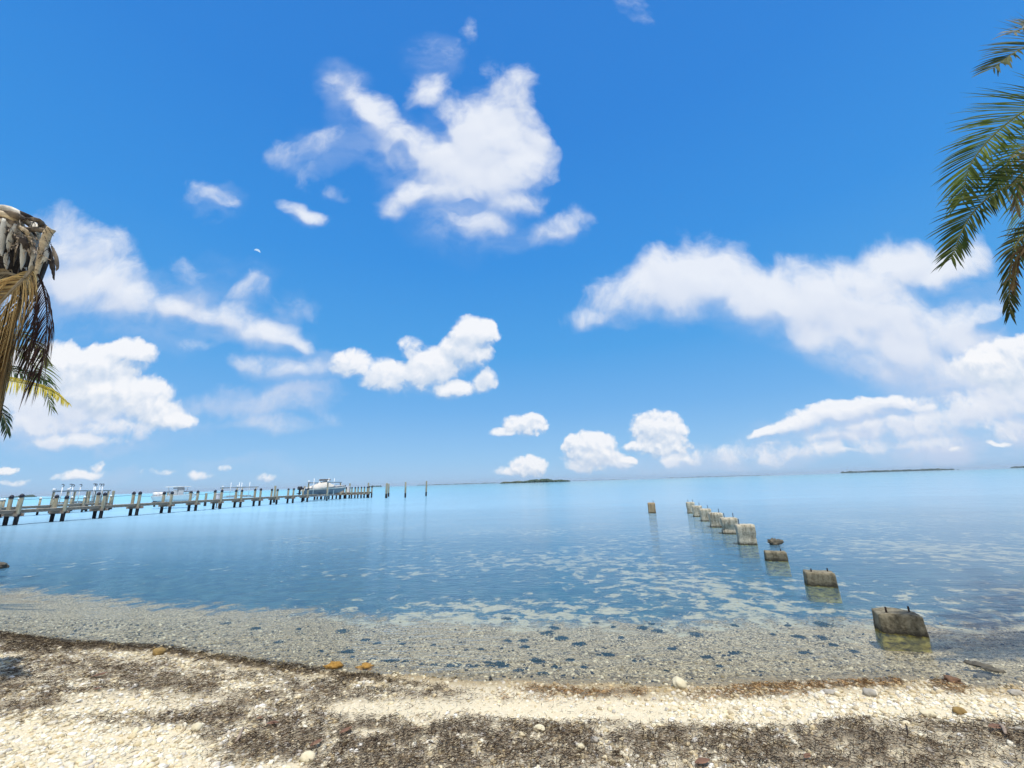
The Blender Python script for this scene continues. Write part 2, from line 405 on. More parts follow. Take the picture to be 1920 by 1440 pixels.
def leaf(gh, gl, gv):
    g = bpy.data.node_groups.new('cloud_patch', 'ShaderNodeTree')
    for nm, ty in (('Vector', 'NodeSocketVector'), ('Front', 'NodeSocketFloat'), ('Sky', 'NodeSocketColor')):
        g.interface.new_socket(nm, in_out='INPUT', socket_type=ty)
    g.interface.new_socket('Shader', in_out='OUTPUT', socket_type='NodeSocketShader')
    nt = NT(g); gi = nt.n.new('NodeGroupInput'); go = nt.n.new('NodeGroupOutput')
    pv, front, cur = gi.outputs[0], gi.outputs[1], gi.outputs[2]
    if gv: cur = veil(nt, pv, front, cur, gv)
    if any(q[4] > 0 for q in gh):
        cur = layer(nt, pv, front, cur, gh, 'high', (.006, .03, 0), HI_W, 1.0, lin(HI_LIT), lin(HI_DARK), .66, .95, .7)
    isb = lambda q: q[0][1] < .24 and (q[0][0] > .52 or q[2] > 2.6 * q[3])
    bank = [q for q in gl if isb(q)]
    big = [q for q in gl if q[0][1] > TINY_Z and not isb(q)]; tiny = [q for q in gl if q[0][1] <= TINY_Z and not isb(q)]
    if bank:
        cur = layer(nt, pv, front, cur, bank, 'bank', (.004, .014, 0), .5, 1.1, lin(LO_LIT), lin((184,204,234)), .56, .92, .6)
    if tiny:
        cur = layer(nt, pv, front, cur, tiny, 'tiny', (.004, .011, 0), LO_W, 1.5, lin(LO_LIT), lin(LO_DARK), .60, .94, .5)
    if big:
        cur = layer(nt, pv, front, cur, big, 'low', (.006, .024, 0), LO_W, 1.2, lin(LO_LIT), lin(LO_DARK), .60, .95, .5)
    bg = nt.n.new('ShaderNodeBackground'); nt.l.new(cur, bg.inputs[0]); nt.l.new(bg.outputs[0], go.inputs[0])
    return g

def kd(gh, gl, gv, box, depth):
    n = len(gh) + len(gl) + len(gv)
    if n <= 7 or depth == 0: return leaf(gh, gl, gv)
    best = None
    for ax in (0, 1):
        lo, hi = box[ax * 2], box[ax * 2 + 1]
        for k in range(1, 16):
            m = lo + (hi - lo) * k / 16
            na = sum(g[5][ax * 2] < m for g in gh + gl + gv); nb = sum(g[5][ax * 2 + 1] > m for g in gh + gl + gv)
            sc = na * (m - lo) / (hi - lo) + nb * (hi - m) / (hi - lo) + .02 * (na + nb)
            if best is None or sc < best[0]: best = (sc, ax, m)
    _, ax, m = best
    f = lambda L, s: [g for g in L if (g[5][ax * 2] < m if s == 0 else g[5][ax * 2 + 1] > m)]
    ba, bb = list(box), list(box); ba[ax * 2 + 1] = m; bb[ax * 2] = m
    A = kd(f(gh, 0), f(gl, 0), f(gv, 0), ba, depth - 1); B = kd(f(gh, 1), f(gl, 1), f(gv, 1), bb, depth - 1)
    return (ax, m, A, B)
def place(t):
    if not isinstance(t, tuple):
        q = wt.n.new('ShaderNodeGroup'); q.node_tree = t
        wt.l.new(pv, q.inputs[0]); wt.l.new(front, q.inputs[1]); wt.l.new(skyc, q.inputs[2]); return q.outputs[0]
    ax, m, A, B = t; A = place(A); B = place(B)
    q = wt.n.new('ShaderNodeMixShader'); wt.l.new(wt.math('GREATER_THAN', (X, Z)[ax], m), q.inputs[0])
    wt.l.new(A, q.inputs[1]); wt.l.new(B, q.inputs[2]); return q.outputs[0]
tree = kd(G_HIGH, G_LOW, G_VEIL, [-1.7, 1.7, 0, 1.5], 6)
tree = place(tree)
bg0 = wt.n.new('ShaderNodeBackground'); wt.l.new(skyc, bg0.inputs[0])
qm = wt.n.new('ShaderNodeMixShader'); wt.l.new(wt.math('GREATER_THAN', front, 0.0), qm.inputs[0])
wt.l.new(bg0.outputs[0], qm.inputs[1]); wt.l.new(tree, qm.inputs[2]); wt.l.new(qm.outputs[0], wout.inputs[0])

SC.view_settings.view_transform = 'Standard'; SC.view_settings.look = 'None'
SC.view_settings.exposure = 0; SC.view_settings.gamma = 1
SC.render.engine = 'CYCLES'
SC.cycles.use_denoising = True
SC.cycles.max_bounces = 8; SC.cycles.transparent_max_bounces = 12
SC.cycles.caustics_reflective = False; SC.cycles.caustics_refractive = False
SC.cycles.sample_clamp_indirect = 4.0
# ------------------------------------------------------------------ shore line and terrain
SHORE_PX = [(0,1186),(60,1195),(120,1204),(200,1207),(300,1213),(400,1226),(500,1242),(600,1256),(720,1266),(850,1272),(980,1277),(1120,1283),(1270,1288),(1380,1287),(1500,1281),(1620,1277),(1740,1276),(1790,1283),(1850,1291),(1920,1283)]
_sp = [W0(x, y) for x, y in SHORE_PX]
SX = np.array([-4000, -200, -60, -30, -18, -12] + [p.x for p in _sp] + [5.6, 7.0, 8.4, 9.6, 11.5, 20, 60, 200, 4000])
SY = np.array([60, 34, 17, 12.5, 10.2, 8.4] + [p.y for p in _sp] + [4.35, 4.1, 4.3, 5.6, 7.0, 9.0, 17, 34, 60])
def shore_y(x): return np.interp(x, SX, SY)
def ground_z(x, y):
    s = (shore_y(x) - y)
    s = s + (vnoise(x * 2.3 + 40, y * 2.3) - .5) * .10
    land = np.where(s < 2.6, .085 * s, .221 + .02 * (np.minimum(s, 12) - 2.6))
    land = land + np.clip(s, 0, 1) * ((fbm(x * 1.1 + 5, y * 1.6, 3) - .5) * .07 + (fbm(x * 5, y * 5, 3) - .5) * .03)
    d = np.maximum(-s, 0)
    sea = np.where(d < 1.6, -.13 * d, np.where(d < 40, -.208 - .022 * (d - 1.6), -1.05 - .004 * (np.minimum(d, 500) - 40)))
    sea = sea + np.clip(d, 0, 1) * (fbm(x * .9 + 8, y * .9, 3) - .5) * .05
    return np.where(s > 0, land, sea)
def gz(x, y): return float(ground_z(np.array([float(x)]), np.array([float(y)]))[0])
def ground_at(px, py):             # where a sight line meets the beach or the sea bed
    d = ray(px, py); t = 1.0
    for _ in range(400):
        p = EYE + d * t
        h = p.z - gz(p.x, p.y)
        if h < .002: break
        t += max(h * .5, .002)
    return p

# ------------------------------------------------------------------ ground sheet
ux = np.arcsinh(np.array([-4000, 4000]) / .9); xs = .9 * np.sinh(np.linspace(ux[0], ux[1], 560))
uy = np.arcsinh(np.array([-3000 - 4.5, 4000 - 4.5]) / .7); ys = 4.5 + .7 * np.sinh(np.linspace(uy[0], uy[1], 520))
gx, gy = np.meshgrid(xs, ys)
g_z = ground_z(gx.ravel(), gy.ravel())
nx, ny = len(xs), len(ys)
ii = (np.arange(ny - 1)[:, None] * nx + np.arange(nx - 1)[None, :]).ravel()
gf = np.stack([ii, ii + 1, ii + nx + 1, ii + nx], 1)

# dry seaweed on the beach and one palm-shadow patch: bands traced on the ground, (photo polyline, half width px, strength)
BANDS = [
 ([(0,1194),(40,1200),(75,1206),(120,1210),(200,1212),(300,1217),(400,1231),(500,1247),(590,1259)], 8, 1.0),
 ([(20,1212),(70,1212),(120,1212)], 15, 1.0),  # dark patch of the left palm's shadow, drawn in as weed
 ([(590,1259),(640,1266),(700,1275),(780,1286),(830,1291)], 5, .8),
 ([(-40,1300),(60,1300),(140,1305)], 26, .75),
 ([(30,1330),(90,1325)], 14, .7),
 ([(130,1285),(260,1275),(380,1285),(520,1300),(660,1310)], 34, .62),
 ([(0,1245),(140,1250),(300,1262)], 26, .5),
 ([(200,1357),(270,1352),(340,1345),(450,1350),(540,1362)], 15, .9),
 ([(420,1340),(520,1345),(640,1345),(740,1330)], 20, .6),
 ([(430,1395),(520,1388),(640,1392),(760,1385)], 34, 1.0),
 ([(640,1420),(760,1432),(860,1440)], 34, .9),
 ([(640,1372),(760,1370),(900,1366),(1040,1372),(1180,1372)], 17, .95),
 ([(860,1395),(1000,1388),(1150,1388),(1300,1386),(1420,1398)], 22, 1.0),
 ([(1240,1378),(1380,1384),(1500,1392)], 20, .9),
 ([(1400,1410),(1560,1412),(1720,1408),(1900,1404)], 40, .72),
 ([(1500,1432),(1620,1426),(1760,1436)], 20, .8),
 ([(980,1290),(1040,1297),(1130,1301),(1200,1300)], 7, .62), ([(960,1310),(1060,1312),(1140,1306)], 6, .35),
 ([(1340,1292),(1450,1288),(1560,1284),(1680,1281)], 7, .7),
 ([(1290,1303),(1420,1302),(1500,1300)], 8, .5), ([(1760,1283),(1800,1292)], 9, .6),
 ([(1560,1366),(1640,1360),(1740,1362),(1850,1368),(1930,1372)], 14, .75),
 ([(1300,1360),(1400,1366),(1500,1368)], 8, .45),
 ([(640,1275),(700,1272)], 8, .7),
 ([(0,1340),(80,1345),(180,1350)], 16, .5), ([(560,1330),(700,1345),(880,1350)], 14, .55), ([(640,1410),(800,1415),(1000,1412),(1200,1410),(1400,1420)], 24, .7), ([(900,1436),(1100,1438),(1300,1436)], 10, .6),
 ([(300,1300),(480,1315),(640,1325)], 26, .6), ([(700,1300),(820,1308),(940,1315)], 14, .45), ([(1420,1372),(1540,1376),(1700,1380)], 12, .8),

]
BARE = [([(640,1330),(760,1327),(900,1327),(1040,1330),(1180,1335),(1300,1340),(1480,1345)], 16, .95),
        ([(140,1318),(200,1312),(260,1322),(330,1318)], 20, .8), ([(0,1400),(150,1390),(330,1420)], 50, .95), ([(420,1288),(520,1284)], 8, .7)]
def band_field(px, py, bands):
    out = np.zeros_like(px)
    for pts, hw, wgt in bands:
        best = np.full_like(px, 1e9)
        for (x0, y0), (x1, y1) in zip(pts[:-1], pts[1:]):
            dx, dy = x1 - x0, y1 - y0
            t = np.clip(((px - x0) * dx + (py - y0) * dy) / (dx * dx + dy * dy), 0, 1)
            best = np.minimum(best, np.hypot((px - x0 - t * dx) * .55, py - y0 - t * dy))
        out = np.maximum(out, wgt * np.clip(1.5 - best / hw, 0, 1))
    return out
def wrack(x, y, z):
    px, py = project(x, y, z)
    w = band_field(px, py, BANDS); b = band_field(px, py, BARE)
    n = fbm(x * 3.1, y * 5.0, 4); n2 = fbm(x * 9 + 3, y * 9, 3)
    off = (np.abs(px - 960) > 1040) | (py > 1500)          # beyond the photo: the same drift goes on
    w = np.where(off & (shore_y(x) > y), .5 * (n > .5), w)
    return np.clip(w * (1 - b) * np.clip((n - .20) * 5.0, .15, 1.2) * np.clip((n2 - .2) * 4, .3, 1.15), 0, 1)

# ------------------------------------------------------------------ materials of ground and water
gm_, nt, out = new_mat('shore_ground')
geo = nt.n.new('ShaderNodeNewGeometry'); pos = geo.outputs['Position']
sepg = nt.n.new('ShaderNodeSeparateXYZ'); nt.l.new(pos, sepg.inputs[0])
att = nt.node('ShaderNodeAttribute', attribute_name='tint')
sepa = nt.n.new('ShaderNodeSeparateColor'); nt.l.new(att.outputs['Color'], sepa.inputs[0])
a_wr, a_dist = sepa.outputs[0], sepa.outputs[1]           # drift cover; distance from the shore / 100 m
n_f = nt.noise(pos, 60, 5, .7); n_m = nt.noise(pos, 14, 4, .6)
vor = nt.node('ShaderNodeTexVoronoi', {'Scale': 60.0, 'Randomness': 1.0}); nt.l.new(pos, vor.inputs['Vector'])
vr = nt.n.new('ShaderNodeSeparateColor'); nt.l.new(vor.outputs['Color'], vr.inputs[0])
sand = nt.mix(nt.mapr(n_f, .3, .7), (.62, .53, .36), (.84, .74, .53))
sand = nt.mix(nt.mapr(n_m, .4, .7), sand, (.70, .58, .38))
sand = nt.mix(nt.math('MULTIPLY', a_wr, .62), sand, (.085, .055, .034))
# under water: shell gravel near the edge, then sea grass with bare sand patches
grav = nt.ramp(vr.outputs[0], [(0.0, (.04, .03, .015)), (.3, (.21, .165, .09)), (.65, (.50, .41, .25)), (1.0, (.86, .73, .48))])
grav = nt.mix(nt.mapr(nt.noise(pos, 3.0, 4, .6), .45, .85), grav, (.43, .35, .21), 'MIX')
st = nt.mapping(pos, rot=(0, 0, .22), sc=(1.0, 1.05, 1))
pw = nt.noise(st, 2.3, 9, .72, .2, dim='2D')
pw2 = nt.noise(nt.mapping(pos, loc=(31, 7, 0)), .22, 3, .5, dim='2D')
thr = nt.math('MULTIPLY_ADD', nt.math('SUBTRACT', .52, pw2), .42, PATCH_T)
# more bare sand to the right-hand middle, hardly any to the left
thr = nt.math('ADD', thr, nt.mapr(nt.math('DIVIDE', sepg.outputs[0], nt.math('MAXIMUM', sepg.outputs[1], 1.0)), -.75, -.1, .10, 0.0))
thr = nt.math('SUBTRACT', thr, nt.mapr(a_dist, .02, .045, .05, 0.0))
patch = nt.mapr(pw, thr, nt.math('ADD', thr, .11), 0, .9, True)
grass = nt.mix(nt.mapr(nt.noise(pos, 3.0, 5, .65), .35, .7), (.018, .09, .18), (.08, .19, .25))
bed = nt.mix(patch, grass, nt.mix(nt.mapr(nt.noise(pos, 9, 5, .7), .3, .7), (.46, .43, .30), (.76, .70, .50)))
edge = nt.math('ADD', a_dist, nt.math('MULTIPLY', nt.math('SUBTRACT', nt.noise(pos, .9, 5, .62), .5), .016))
edge = nt.math('ADD', edge, nt.math('MULTIPLY', nt.math('SUBTRACT', pw, .5), .03))
far = nt.mapr(edge, GRASS_D, GRASS_D + .006, 0, 1, True)
bed = nt.mix(far, grav, bed)
wet = nt.mapr(sepg.outputs[2], .004, .030, 1, 0)
colr = nt.mix(nt.mapr(sepg.outputs[2], -.03, 0.0), bed, sand)
colr = nt.mix(nt.math('MULTIPLY', wet, nt.math('SUBTRACT', 1, nt.mapr(sepg.outputs[2], -.05, -.012, 1, 0))), colr, nt.mix(1.0, colr, (.55, .5, .42), 'MULTIPLY'))
b = nt.node('ShaderNodeBsdfPrincipled', {'Roughness': .9, 'Specular IOR Level': .2}); nt.l.new(colr, b.inputs['Base Color'])
hgt = nt.math('ADD', nt.math('MULTIPLY', n_f, .6), nt.math('MULTIPLY', vor.outputs['Distance'], -.8))
bp = nt.node('ShaderNodeBump', {'Strength': .9, 'Distance': .014}); nt.l.new(hgt, bp.inputs['Height']); nt.l.new(bp.outputs[0], b.inputs['Normal'])
nt.l.new(b.outputs[0], out.inputs[0])

gxr, gyr = gx.ravel(), gy.ravel()
col = np.zeros((len(gxr), 3)); near = (np.abs(gxr) < 40) & (np.abs(gyr) < 40)
col[near, 0] = wrack(gxr[near], gyr[near], g_z[near]); col[:, 1] = np.clip((gyr - shore_y(gxr)) / 100, 0, 1)
ground = np_mesh('ground', np.stack([gxr, gyr, g_z], 1), gf, gm_, True, col); ground['kind'] = 'structure'

wm, nt, out = new_mat('sea_water')
geo = nt.n.new('ShaderNodeNewGeometry'); pos = geo.outputs['Position']
sepg = nt.n.new('ShaderNodeSeparateXYZ'); nt.l.new(pos, sepg.inputs[0])
Yd = nt.math('ADD', sepg.outputs[1], nt.math('MULTIPLY', sepg.outputs[0], .10))     # metres out from the shore, roughly
# wind ripples: fine diagonal ones close in on the left, longer soft ones further out, with calm slicks
r1 = nt.noise(nt.mapping(pos, rot=(0, 0, .42), sc=(1.0, 4.2, 1)), 2.6, 4, .55, .15, dim='2D')
r2 = nt.noise(nt.mapping(pos, rot=(0, 0, -.12), sc=(1.0, 2.6, 1)), .55, 5, .6, .3, dim='2D')
r3 = nt.noise(nt.mapping(pos, rot=(0, 0, .1), sc=(1.0, 2.0, 1)), .09, 4, .6, dim='2D')
slick = nt.mapr(nt.noise(nt.mapping(pos, rot=(0, 0, .3), sc=(1, 2.2, 1)), .09, 4, .6, dim='2D'), .36, .62, .25, 1.0, True)
leftw = nt.mapr(nt.math('DIVIDE', sepg.outputs[0], nt.math('MAXIMUM', sepg.outputs[1], 1.0)), -.85, .1, 1.0, .22)
h1 = nt.math('MULTIPLY', nt.math('MULTIPLY', r1, RIP1), leftw)
r2b = nt.noise(pos, 1.7, 4, .6, .2, dim='2D')
r2 = nt.math('MULTIPLY_ADD', r2b, .55, r2)
far_w = nt.mapr(sepg.outputs[1], 8.0, 45.0, 1.0, RIPFAR)
h2 = nt.math('MULTIPLY', nt.math('MULTIPLY', r2, RIP2), nt.math('MULTIPLY', nt.math('MULTIPLY', slick, far_w), nt.mapr(nt.math('DIVIDE', sepg.outputs[0], nt.math('MAXIMUM', sepg.outputs[1], 1.0)), -.75, -.15, 2.4, CALM)))
h3 = nt.math('MULTIPLY', r3, RIP3)
r4 = nt.noise(nt.mapping(pos, rot=(0, 0, .38), sc=(1.0, 2.6, 1)), .75, 3, .5, .2, dim='2D')
h4 = nt.math('MULTIPLY', nt.math('MULTIPLY', r4, RIP4), nt.mapr(nt.math('DIVIDE', sepg.outputs[0], nt.math('MAXIMUM', sepg.outputs[1], 1.0)), -.8, .0, 1.0, .12))
hh = nt.math('ADD', nt.math('ADD', nt.math('ADD', h1, h4), h2), h3)
bp = nt.node('ShaderNodeBump', {'Strength': 1.0, 'Distance': 1.0}); nt.l.new(hh, bp.inputs['Height'])
fr = nt.node('ShaderNodeFresnel', {'IOR': 1.333}); nt.l.new(bp.outputs[0], fr.inputs['Normal'])
refl = nt.math('MULTIPLY', nt.math('MULTIPLY', fr.outputs[0], FRES), nt.mapr(nt.math('DIVIDE', sepg.outputs[0], nt.math('MAXIMUM', sepg.outputs[1], 1.0)), -.8, -.15, .55, 1.0), clamp=True)
dn = nt.math('ADD', Yd, nt.math('MULTIPLY', nt.math('SUBTRACT', nt.noise(nt.mapping(pos, sc=(.35, 1, 1)), .12, 4, .6, dim='2D'), .5), nt.math('MULTIPLY', Yd, .35)))
lg = nt.math('LOGARITHM', nt.math('MAXIMUM', dn, 1.0), 10.0)
bodyc = nt.ramp(nt.math('DIVIDE', lg, 4.0), BODY)                          # grass-bed and sand-flat colours; pale sky reflection painted in at mid distance
body = nt.node('ShaderNodeBsdfDiffuse'); nt.l.new(bodyc, body.inputs[0])
trn = nt.node('ShaderNodeBsdfTransparent', {0: (.96, .965, .93, 1)})
turb = nt.ramp(nt.math('DIVIDE', lg, 4.0), TURB)
m1 = nt.n.new('ShaderNodeMixShader'); nt.l.new(turb, m1.inputs[0]); nt.l.new(trn.outputs[0], m1.inputs[1]); nt.l.new(body.outputs[0], m1.inputs[2])
gl_ = nt.node('ShaderNodeBsdfGlossy', {'Roughness': .045}); nt.l.new(bp.outputs[0], gl_.inputs['Normal'])
m2 = nt.n.new('ShaderNodeMixShader'); nt.l.new(refl, m2.inputs[0]); nt.l.new(m1.outputs[0], m2.inputs[1]); nt.l.new(gl_.outputs[0], m2.inputs[2])
nt.l.new(m2.outputs[0], out.inputs[0])
wx = np.array([-9000., -400, -60, 60, 400, 9000]); wy = np.array([3.2, 12, 60, 400, 9000.])
a_, b_ = np.meshgrid(wx, wy)
# the near edge tucks under the beach
wv = np.stack([a_.ravel(), b_.ravel(), np.zeros(a_.size)], 1)
ii = (np.arange(len(wy) - 1)[:, None] * len(wx) + np.arange(len(wx) - 1)[None, :]).ravel()
sea = np_mesh('water', wv, np.stack([ii, ii + 1, ii + len(wx) + 1, ii + len(wx)], 1), wm, False); sea['kind'] = 'structure'

# ------------------------------------------------------------------ pebbles, weed, gravel
def ico(sub):
    import bmesh
    bm = bmesh.new(); bmesh.ops.create_icosphere(bm, subdivisions=sub, radius=1.0)
    bm.verts.ensure_lookup_table()
    v = np.array([q.co[:] for q in bm.verts]); f = np.array([[q.index for q in p.verts] for p in bm.faces]); bm.free()
    return v, f
ICO1, ICO2, ICO3 = ico(1), ico(2), ico(3)
def stones(x, y, z, r, colr, base, nshape=14, flat=(.45, .8)):
    """many rounded stones as one array mesh"""
    V = []; Fc = []; C = []; off = 0
    idx = rng.integers(0, nshape, len(x))
    bv, bf = base
    for k in range(nshape):
        sel = np.where(idx == k)[0]
        if not len(sel): continue
        lump = bv * (1 + (rng.random((len(bv), 1)) - .5) * .34)
        for _ in range(3):                        # a few flat faces, like broken coral
            nrm = rng.normal(size=3); nrm /= np.linalg.norm(nrm); d = lump @ nrm; ex = np.clip(d - .62, 0, None); lump = lump - ex[:, None] * nrm
        n = len(sel)
        sc = np.stack([r[sel] * rng.uniform(.8, 1.45, n), r[sel] * rng.uniform(.7, 1.0, n), r[sel] * rng.uniform(flat[0], flat[1], n)], 1)
        th = rng.uniform(0, 6.283, n); t1 = rng.normal(0, .25, n)
        p = lump[None] * sc[:, None, :]
        cy, sy = np.cos(t1)[:, None], np.sin(t1)[:, None]
        px_, pz_ = p[..., 0] * cy - p[..., 2] * sy, p[..., 0] * sy + p[..., 2] * cy
        c, s = np.cos(th)[:, None], np.sin(th)[:, None]
        q = np.stack([px_ * c - p[..., 1] * s + x[sel][:, None], px_ * s + p[..., 1] * c + y[sel][:, None], pz_ + z[sel][:, None]], -1)
        V.append(q.reshape(-1, 3)); C.append(np.repeat(colr[sel], len(bv), 0))
        Fc.append((bf[None] + (np.arange(n) * len(bv))[:, None, None] + off).reshape(-1, 3)); off += n * len(bv)
    return np.concatenate(V), np.concatenate(Fc), np.concatenate(C)

def tint_mat(name, rough=.85, bump=.002, scale=90, var=.25, translucent=0.0):
    m, nt, out = new_mat(name)
    a = nt.node('ShaderNodeAttribute', attribute_name='tint'); tc = nt.n.new('ShaderNodeTexCoord')
    n = nt.noise(tc.outputs['Object'], scale, 4, .65)
    b = nt.node('ShaderNodeBsdfPrincipled', {'Roughness': rough, 'Specular IOR Level': .1})
    g = nt.n.new('ShaderNodeCombineColor')
    f = nt.mapr(n, .25, .75, 1 - var, 1 + var * .4)
    for i in range(3): nt.l.new(f, g.inputs[i])
    c = nt.mix(1.0, a.outputs['Color'], g.outputs[0], 'MULTIPLY')
    nt.l.new(c, b.inputs['Base Color'])
    if bump:
        bp = nt.node('ShaderNodeBump', {'Strength': 1.0, 'Distance': bump}); nt.l.new(n, bp.inputs['Height']); nt.l.new(bp.outputs[0], b.inputs['Normal'])
    if translucent:
        tr = nt.node('ShaderNodeBsdfTranslucent'); nt.l.new(c, tr.inputs[0])
        mx = nt.node('ShaderNodeMixShader', {0: translucent}); nt.l.new(b.outputs[0], mx.inputs[1]); nt.l.new(tr.outputs[0], mx.inputs[2]); nt.l.new(mx.outputs[0], out.inputs[0])
    else: nt.l.new(b.outputs[0], out.inputs[0])
    return m
PEB = tint_mat('pebble'); WEED = tint_mat('dry_weed', .9, 0.0, 40, .3)

def scatter(n, ymax=2.1):
    """points over the near beach, denser where the photo looks close"""
    # uniform over a wedge in front of the viewer
    y = rng.uniform(1.9, 8.0, n); x = rng.uniform(-1.42, 1.42, n) * (y + .3)
    keep = rng.random(n) < np.clip((y + .3) / 8.3, 0, 1)      # undo the wedge's crowding
    return x[keep], y[keep]

def pebble_cover(n, rmin, rmax, power, cover, zone, base, name, label, tone):
    x, y = scatter(n); s = shore_y(x) - y
    k = zone(x, y, s); keep = rng.random(len(x)) < k
    x, y, s = x[keep], y[keep], s[keep]
    z = ground_z(x, y)
    r = rmin + (rmax - rmin) * rng.random(len(x)) ** power
    V, Fc, C = stones(x, y, z + r * .12, r, tone(x, y, s, z, len(x)), base)
    print(name, len(x))
    o = np_mesh(name, V, Fc, PEB, True, C); tag(o, label, 'pebbles', kind='stuff'); return o

PAL = np.array([(.84,.76,.56),(.78,.67,.44),(.87,.81,.64),(.66,.54,.33),(.74,.67,.53),(.50,.41,.27),(.88,.84,.74),(.58,.53,.45)])
def dry_tone(x, y, s, z, n):
    w = wrack(x, y, z); c = PAL[rng.choice(len(PAL), n, p=[.24,.18,.2,.1,.1,.05,.1,.03])] * rng.uniform(.86, 1.06, (n, 1))
    c = c * np.clip(1 - .25 * w[:, None] * np.array([.9, 1.05, 1.2]), .2, 1)
    wetf = np.clip(1 - s / .40, 0, 1)[:, None]            # stones near the edge are wet and ochre-stained
    return c * (1 - wetf * np.array([.35, .42, .52]))
lf = lambda x, y: np.clip((1.0 - (x + 1.0) / 3.0), 0, 1)
def zone_big(x, y, s):
    n = fbm(x * 2.2 + 9, y * 3.1, 3)
    px, py = project(x, y, ground_z(x, y))
    bare = band_field(px, py, BARE[:1])
    k = np.where(s > 0.02, .75, 0) * np.clip((n - .25) * 3, .15, 1) * (1 - .97 * np.clip(bare, 0, 1))
    right = (px > 1250) & (py < 1350)
    k = np.where(right & (s > 0), .95, k); k = np.where((px < 520) & (py > 1330), np.maximum(k, .95), k)
    return k
pebble_cover(110000, .011, .032, 2.2, 1, zone_big, ICO1, 'beach_pebbles', 'pale cream coral pebbles and shell rubble covering the beach', dry_tone)
def zone_small(x, y, s): return np.where(s > -.05, .9, 0) * np.clip((fbm(x * 3, y * 4, 3) - .2) * 3, .2, 1)
pebble_cover(130000, .004, .011, 1.6, 1, zone_small, ico(1), 'shell_grit', 'fine pale shell grit between the beach pebbles', dry_tone)
def sub_tone(x, y, s, z, n):
    c = np.array([(.23,.185,.11),(.48,.40,.25),(.86,.76,.53),(.04,.035,.025),(.33,.25,.11)])[rng.choice(5, n, p=[.3,.3,.16,.12,.12])]
    return c * rng.uniform(.8, 1.1, (n, 1))
def zone_sub(x, y, s):
    d = -s; return np.where((d > -.05) & (d < 2.6), np.clip(1.05 - d / 2.6, 0, 1), 0) * np.clip((fbm(x * 2.5, y * 2.5, 3) - .2) * 2.6, .2, 1)
pebble_cover(110000, .006, .026, 2.4, 1, zone_sub, ICO1, 'seabed_pebbles', 'grey and cream pebbles on the shallow sea bed', sub_tone)

# strands of dry sea grass: thin bent three-sided sticks
x, y = scatter(1900000); z = ground_z(x, y); s = shore_y(x) - y
w = wrack(x, y, z); keep = (rng.random(len(x)) < (w * .95 + .03 * (s > 0)) * .42) & (s > -.03)
x, y, z = x[keep], y[keep], z[keep]; w = w[keep]; n = len(x)
L = rng.uniform(.016, .052, n); wd = rng.uniform(.0009, .0022, n); th = rng.normal(.5, .9, n); bend = rng.normal(0, .5, n)
lift = np.abs(rng.normal(0, .010, n)) + .004 + .012 * w; tilt = rng.normal(0, .22, n)
V = np.zeros((n, 4, 3, 3))
for k, u in enumerate((-.5, -.17, .17, .5)):
    a = th + bend * u * 1.6
    cx = x + L * u * np.cos(th) - L * bend * (u * u) * np.sin(th) * .6
    cy = y + L * u * np.sin(th) + L * bend * (u * u) * np.cos(th) * .6
    cz = z + lift + L * u * tilt
    sx, sy = -np.sin(a), np.cos(a); ww = wd * (1 - abs(u) * .7)
    V[:, k, 0] = np.stack([cx + sx * ww, cy + sy * ww, cz], 1)
    V[:, k, 1] = np.stack([cx - sx * ww, cy - sy * ww, cz], 1)
    V[:, k, 2] = np.stack([cx, cy, cz + ww * 1.3], 1)
fc = []
for k in range(3):
    for j in range(3):
        j2 = (j + 1) % 3; fc.append((k * 3 + j, k * 3 + j2, k * 3 + 3 + j2, k * 3 + 3 + j))
Fc = (np.array(fc)[None] + (np.arange(n) * 12)[:, None, None]).reshape(-1, 4)
wp = np.array([(.030,.020,.014),(.060,.038,.023),(.09,.058,.034),(.22,.15,.09),(.018,.013,.012),(.44,.34,.22)])
C = wp[rng.choice(6, n, p=[.25,.22,.19,.14,.11,.09])]
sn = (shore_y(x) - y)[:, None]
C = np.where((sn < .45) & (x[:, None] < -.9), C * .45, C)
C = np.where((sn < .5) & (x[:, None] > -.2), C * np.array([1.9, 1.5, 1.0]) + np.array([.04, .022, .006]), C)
print('strands', n)
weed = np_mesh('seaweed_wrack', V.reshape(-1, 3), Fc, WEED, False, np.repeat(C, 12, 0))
tag(weed, 'dark brown dry sea grass washed up in bands along the beach', 'seaweed', kind='stuff')
# ------------------------------------------------------------------ materials for built things
def pile_mat():
    m, nt, out = new_mat('weathered_pile')
    geo = nt.n.new('ShaderNodeNewGeometry'); sp = nt.n.new('ShaderNodeSeparateXYZ'); nt.l.new(geo.outputs['Position'], sp.inputs[0])
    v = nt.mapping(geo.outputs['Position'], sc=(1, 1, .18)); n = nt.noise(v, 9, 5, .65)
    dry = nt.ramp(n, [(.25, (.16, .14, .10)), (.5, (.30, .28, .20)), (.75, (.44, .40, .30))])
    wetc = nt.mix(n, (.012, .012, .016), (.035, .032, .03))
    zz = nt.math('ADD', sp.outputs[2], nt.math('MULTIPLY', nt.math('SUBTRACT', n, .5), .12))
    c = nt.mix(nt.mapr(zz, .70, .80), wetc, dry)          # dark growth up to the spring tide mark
    b = nt.node('ShaderNodeBsdfPrincipled', {'Roughness': .85, 'Specular IOR Level': .25}); nt.l.new(c, b.inputs['Base Color'])
    bp = nt.node('ShaderNodeBump', {'Strength': 1.0, 'Distance': .02}); nt.l.new(n, bp.inputs['Height']); nt.l.new(bp.outputs[0], b.inputs['Normal'])
    nt.l.new(b.outputs[0], out.inputs[0]); return m
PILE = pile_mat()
PLANK = simple('dock_planks', (.52, .44, .34), (.36, .29, .22), .85, 5, 5, .006, 20, stretch=(1, 1, 1))
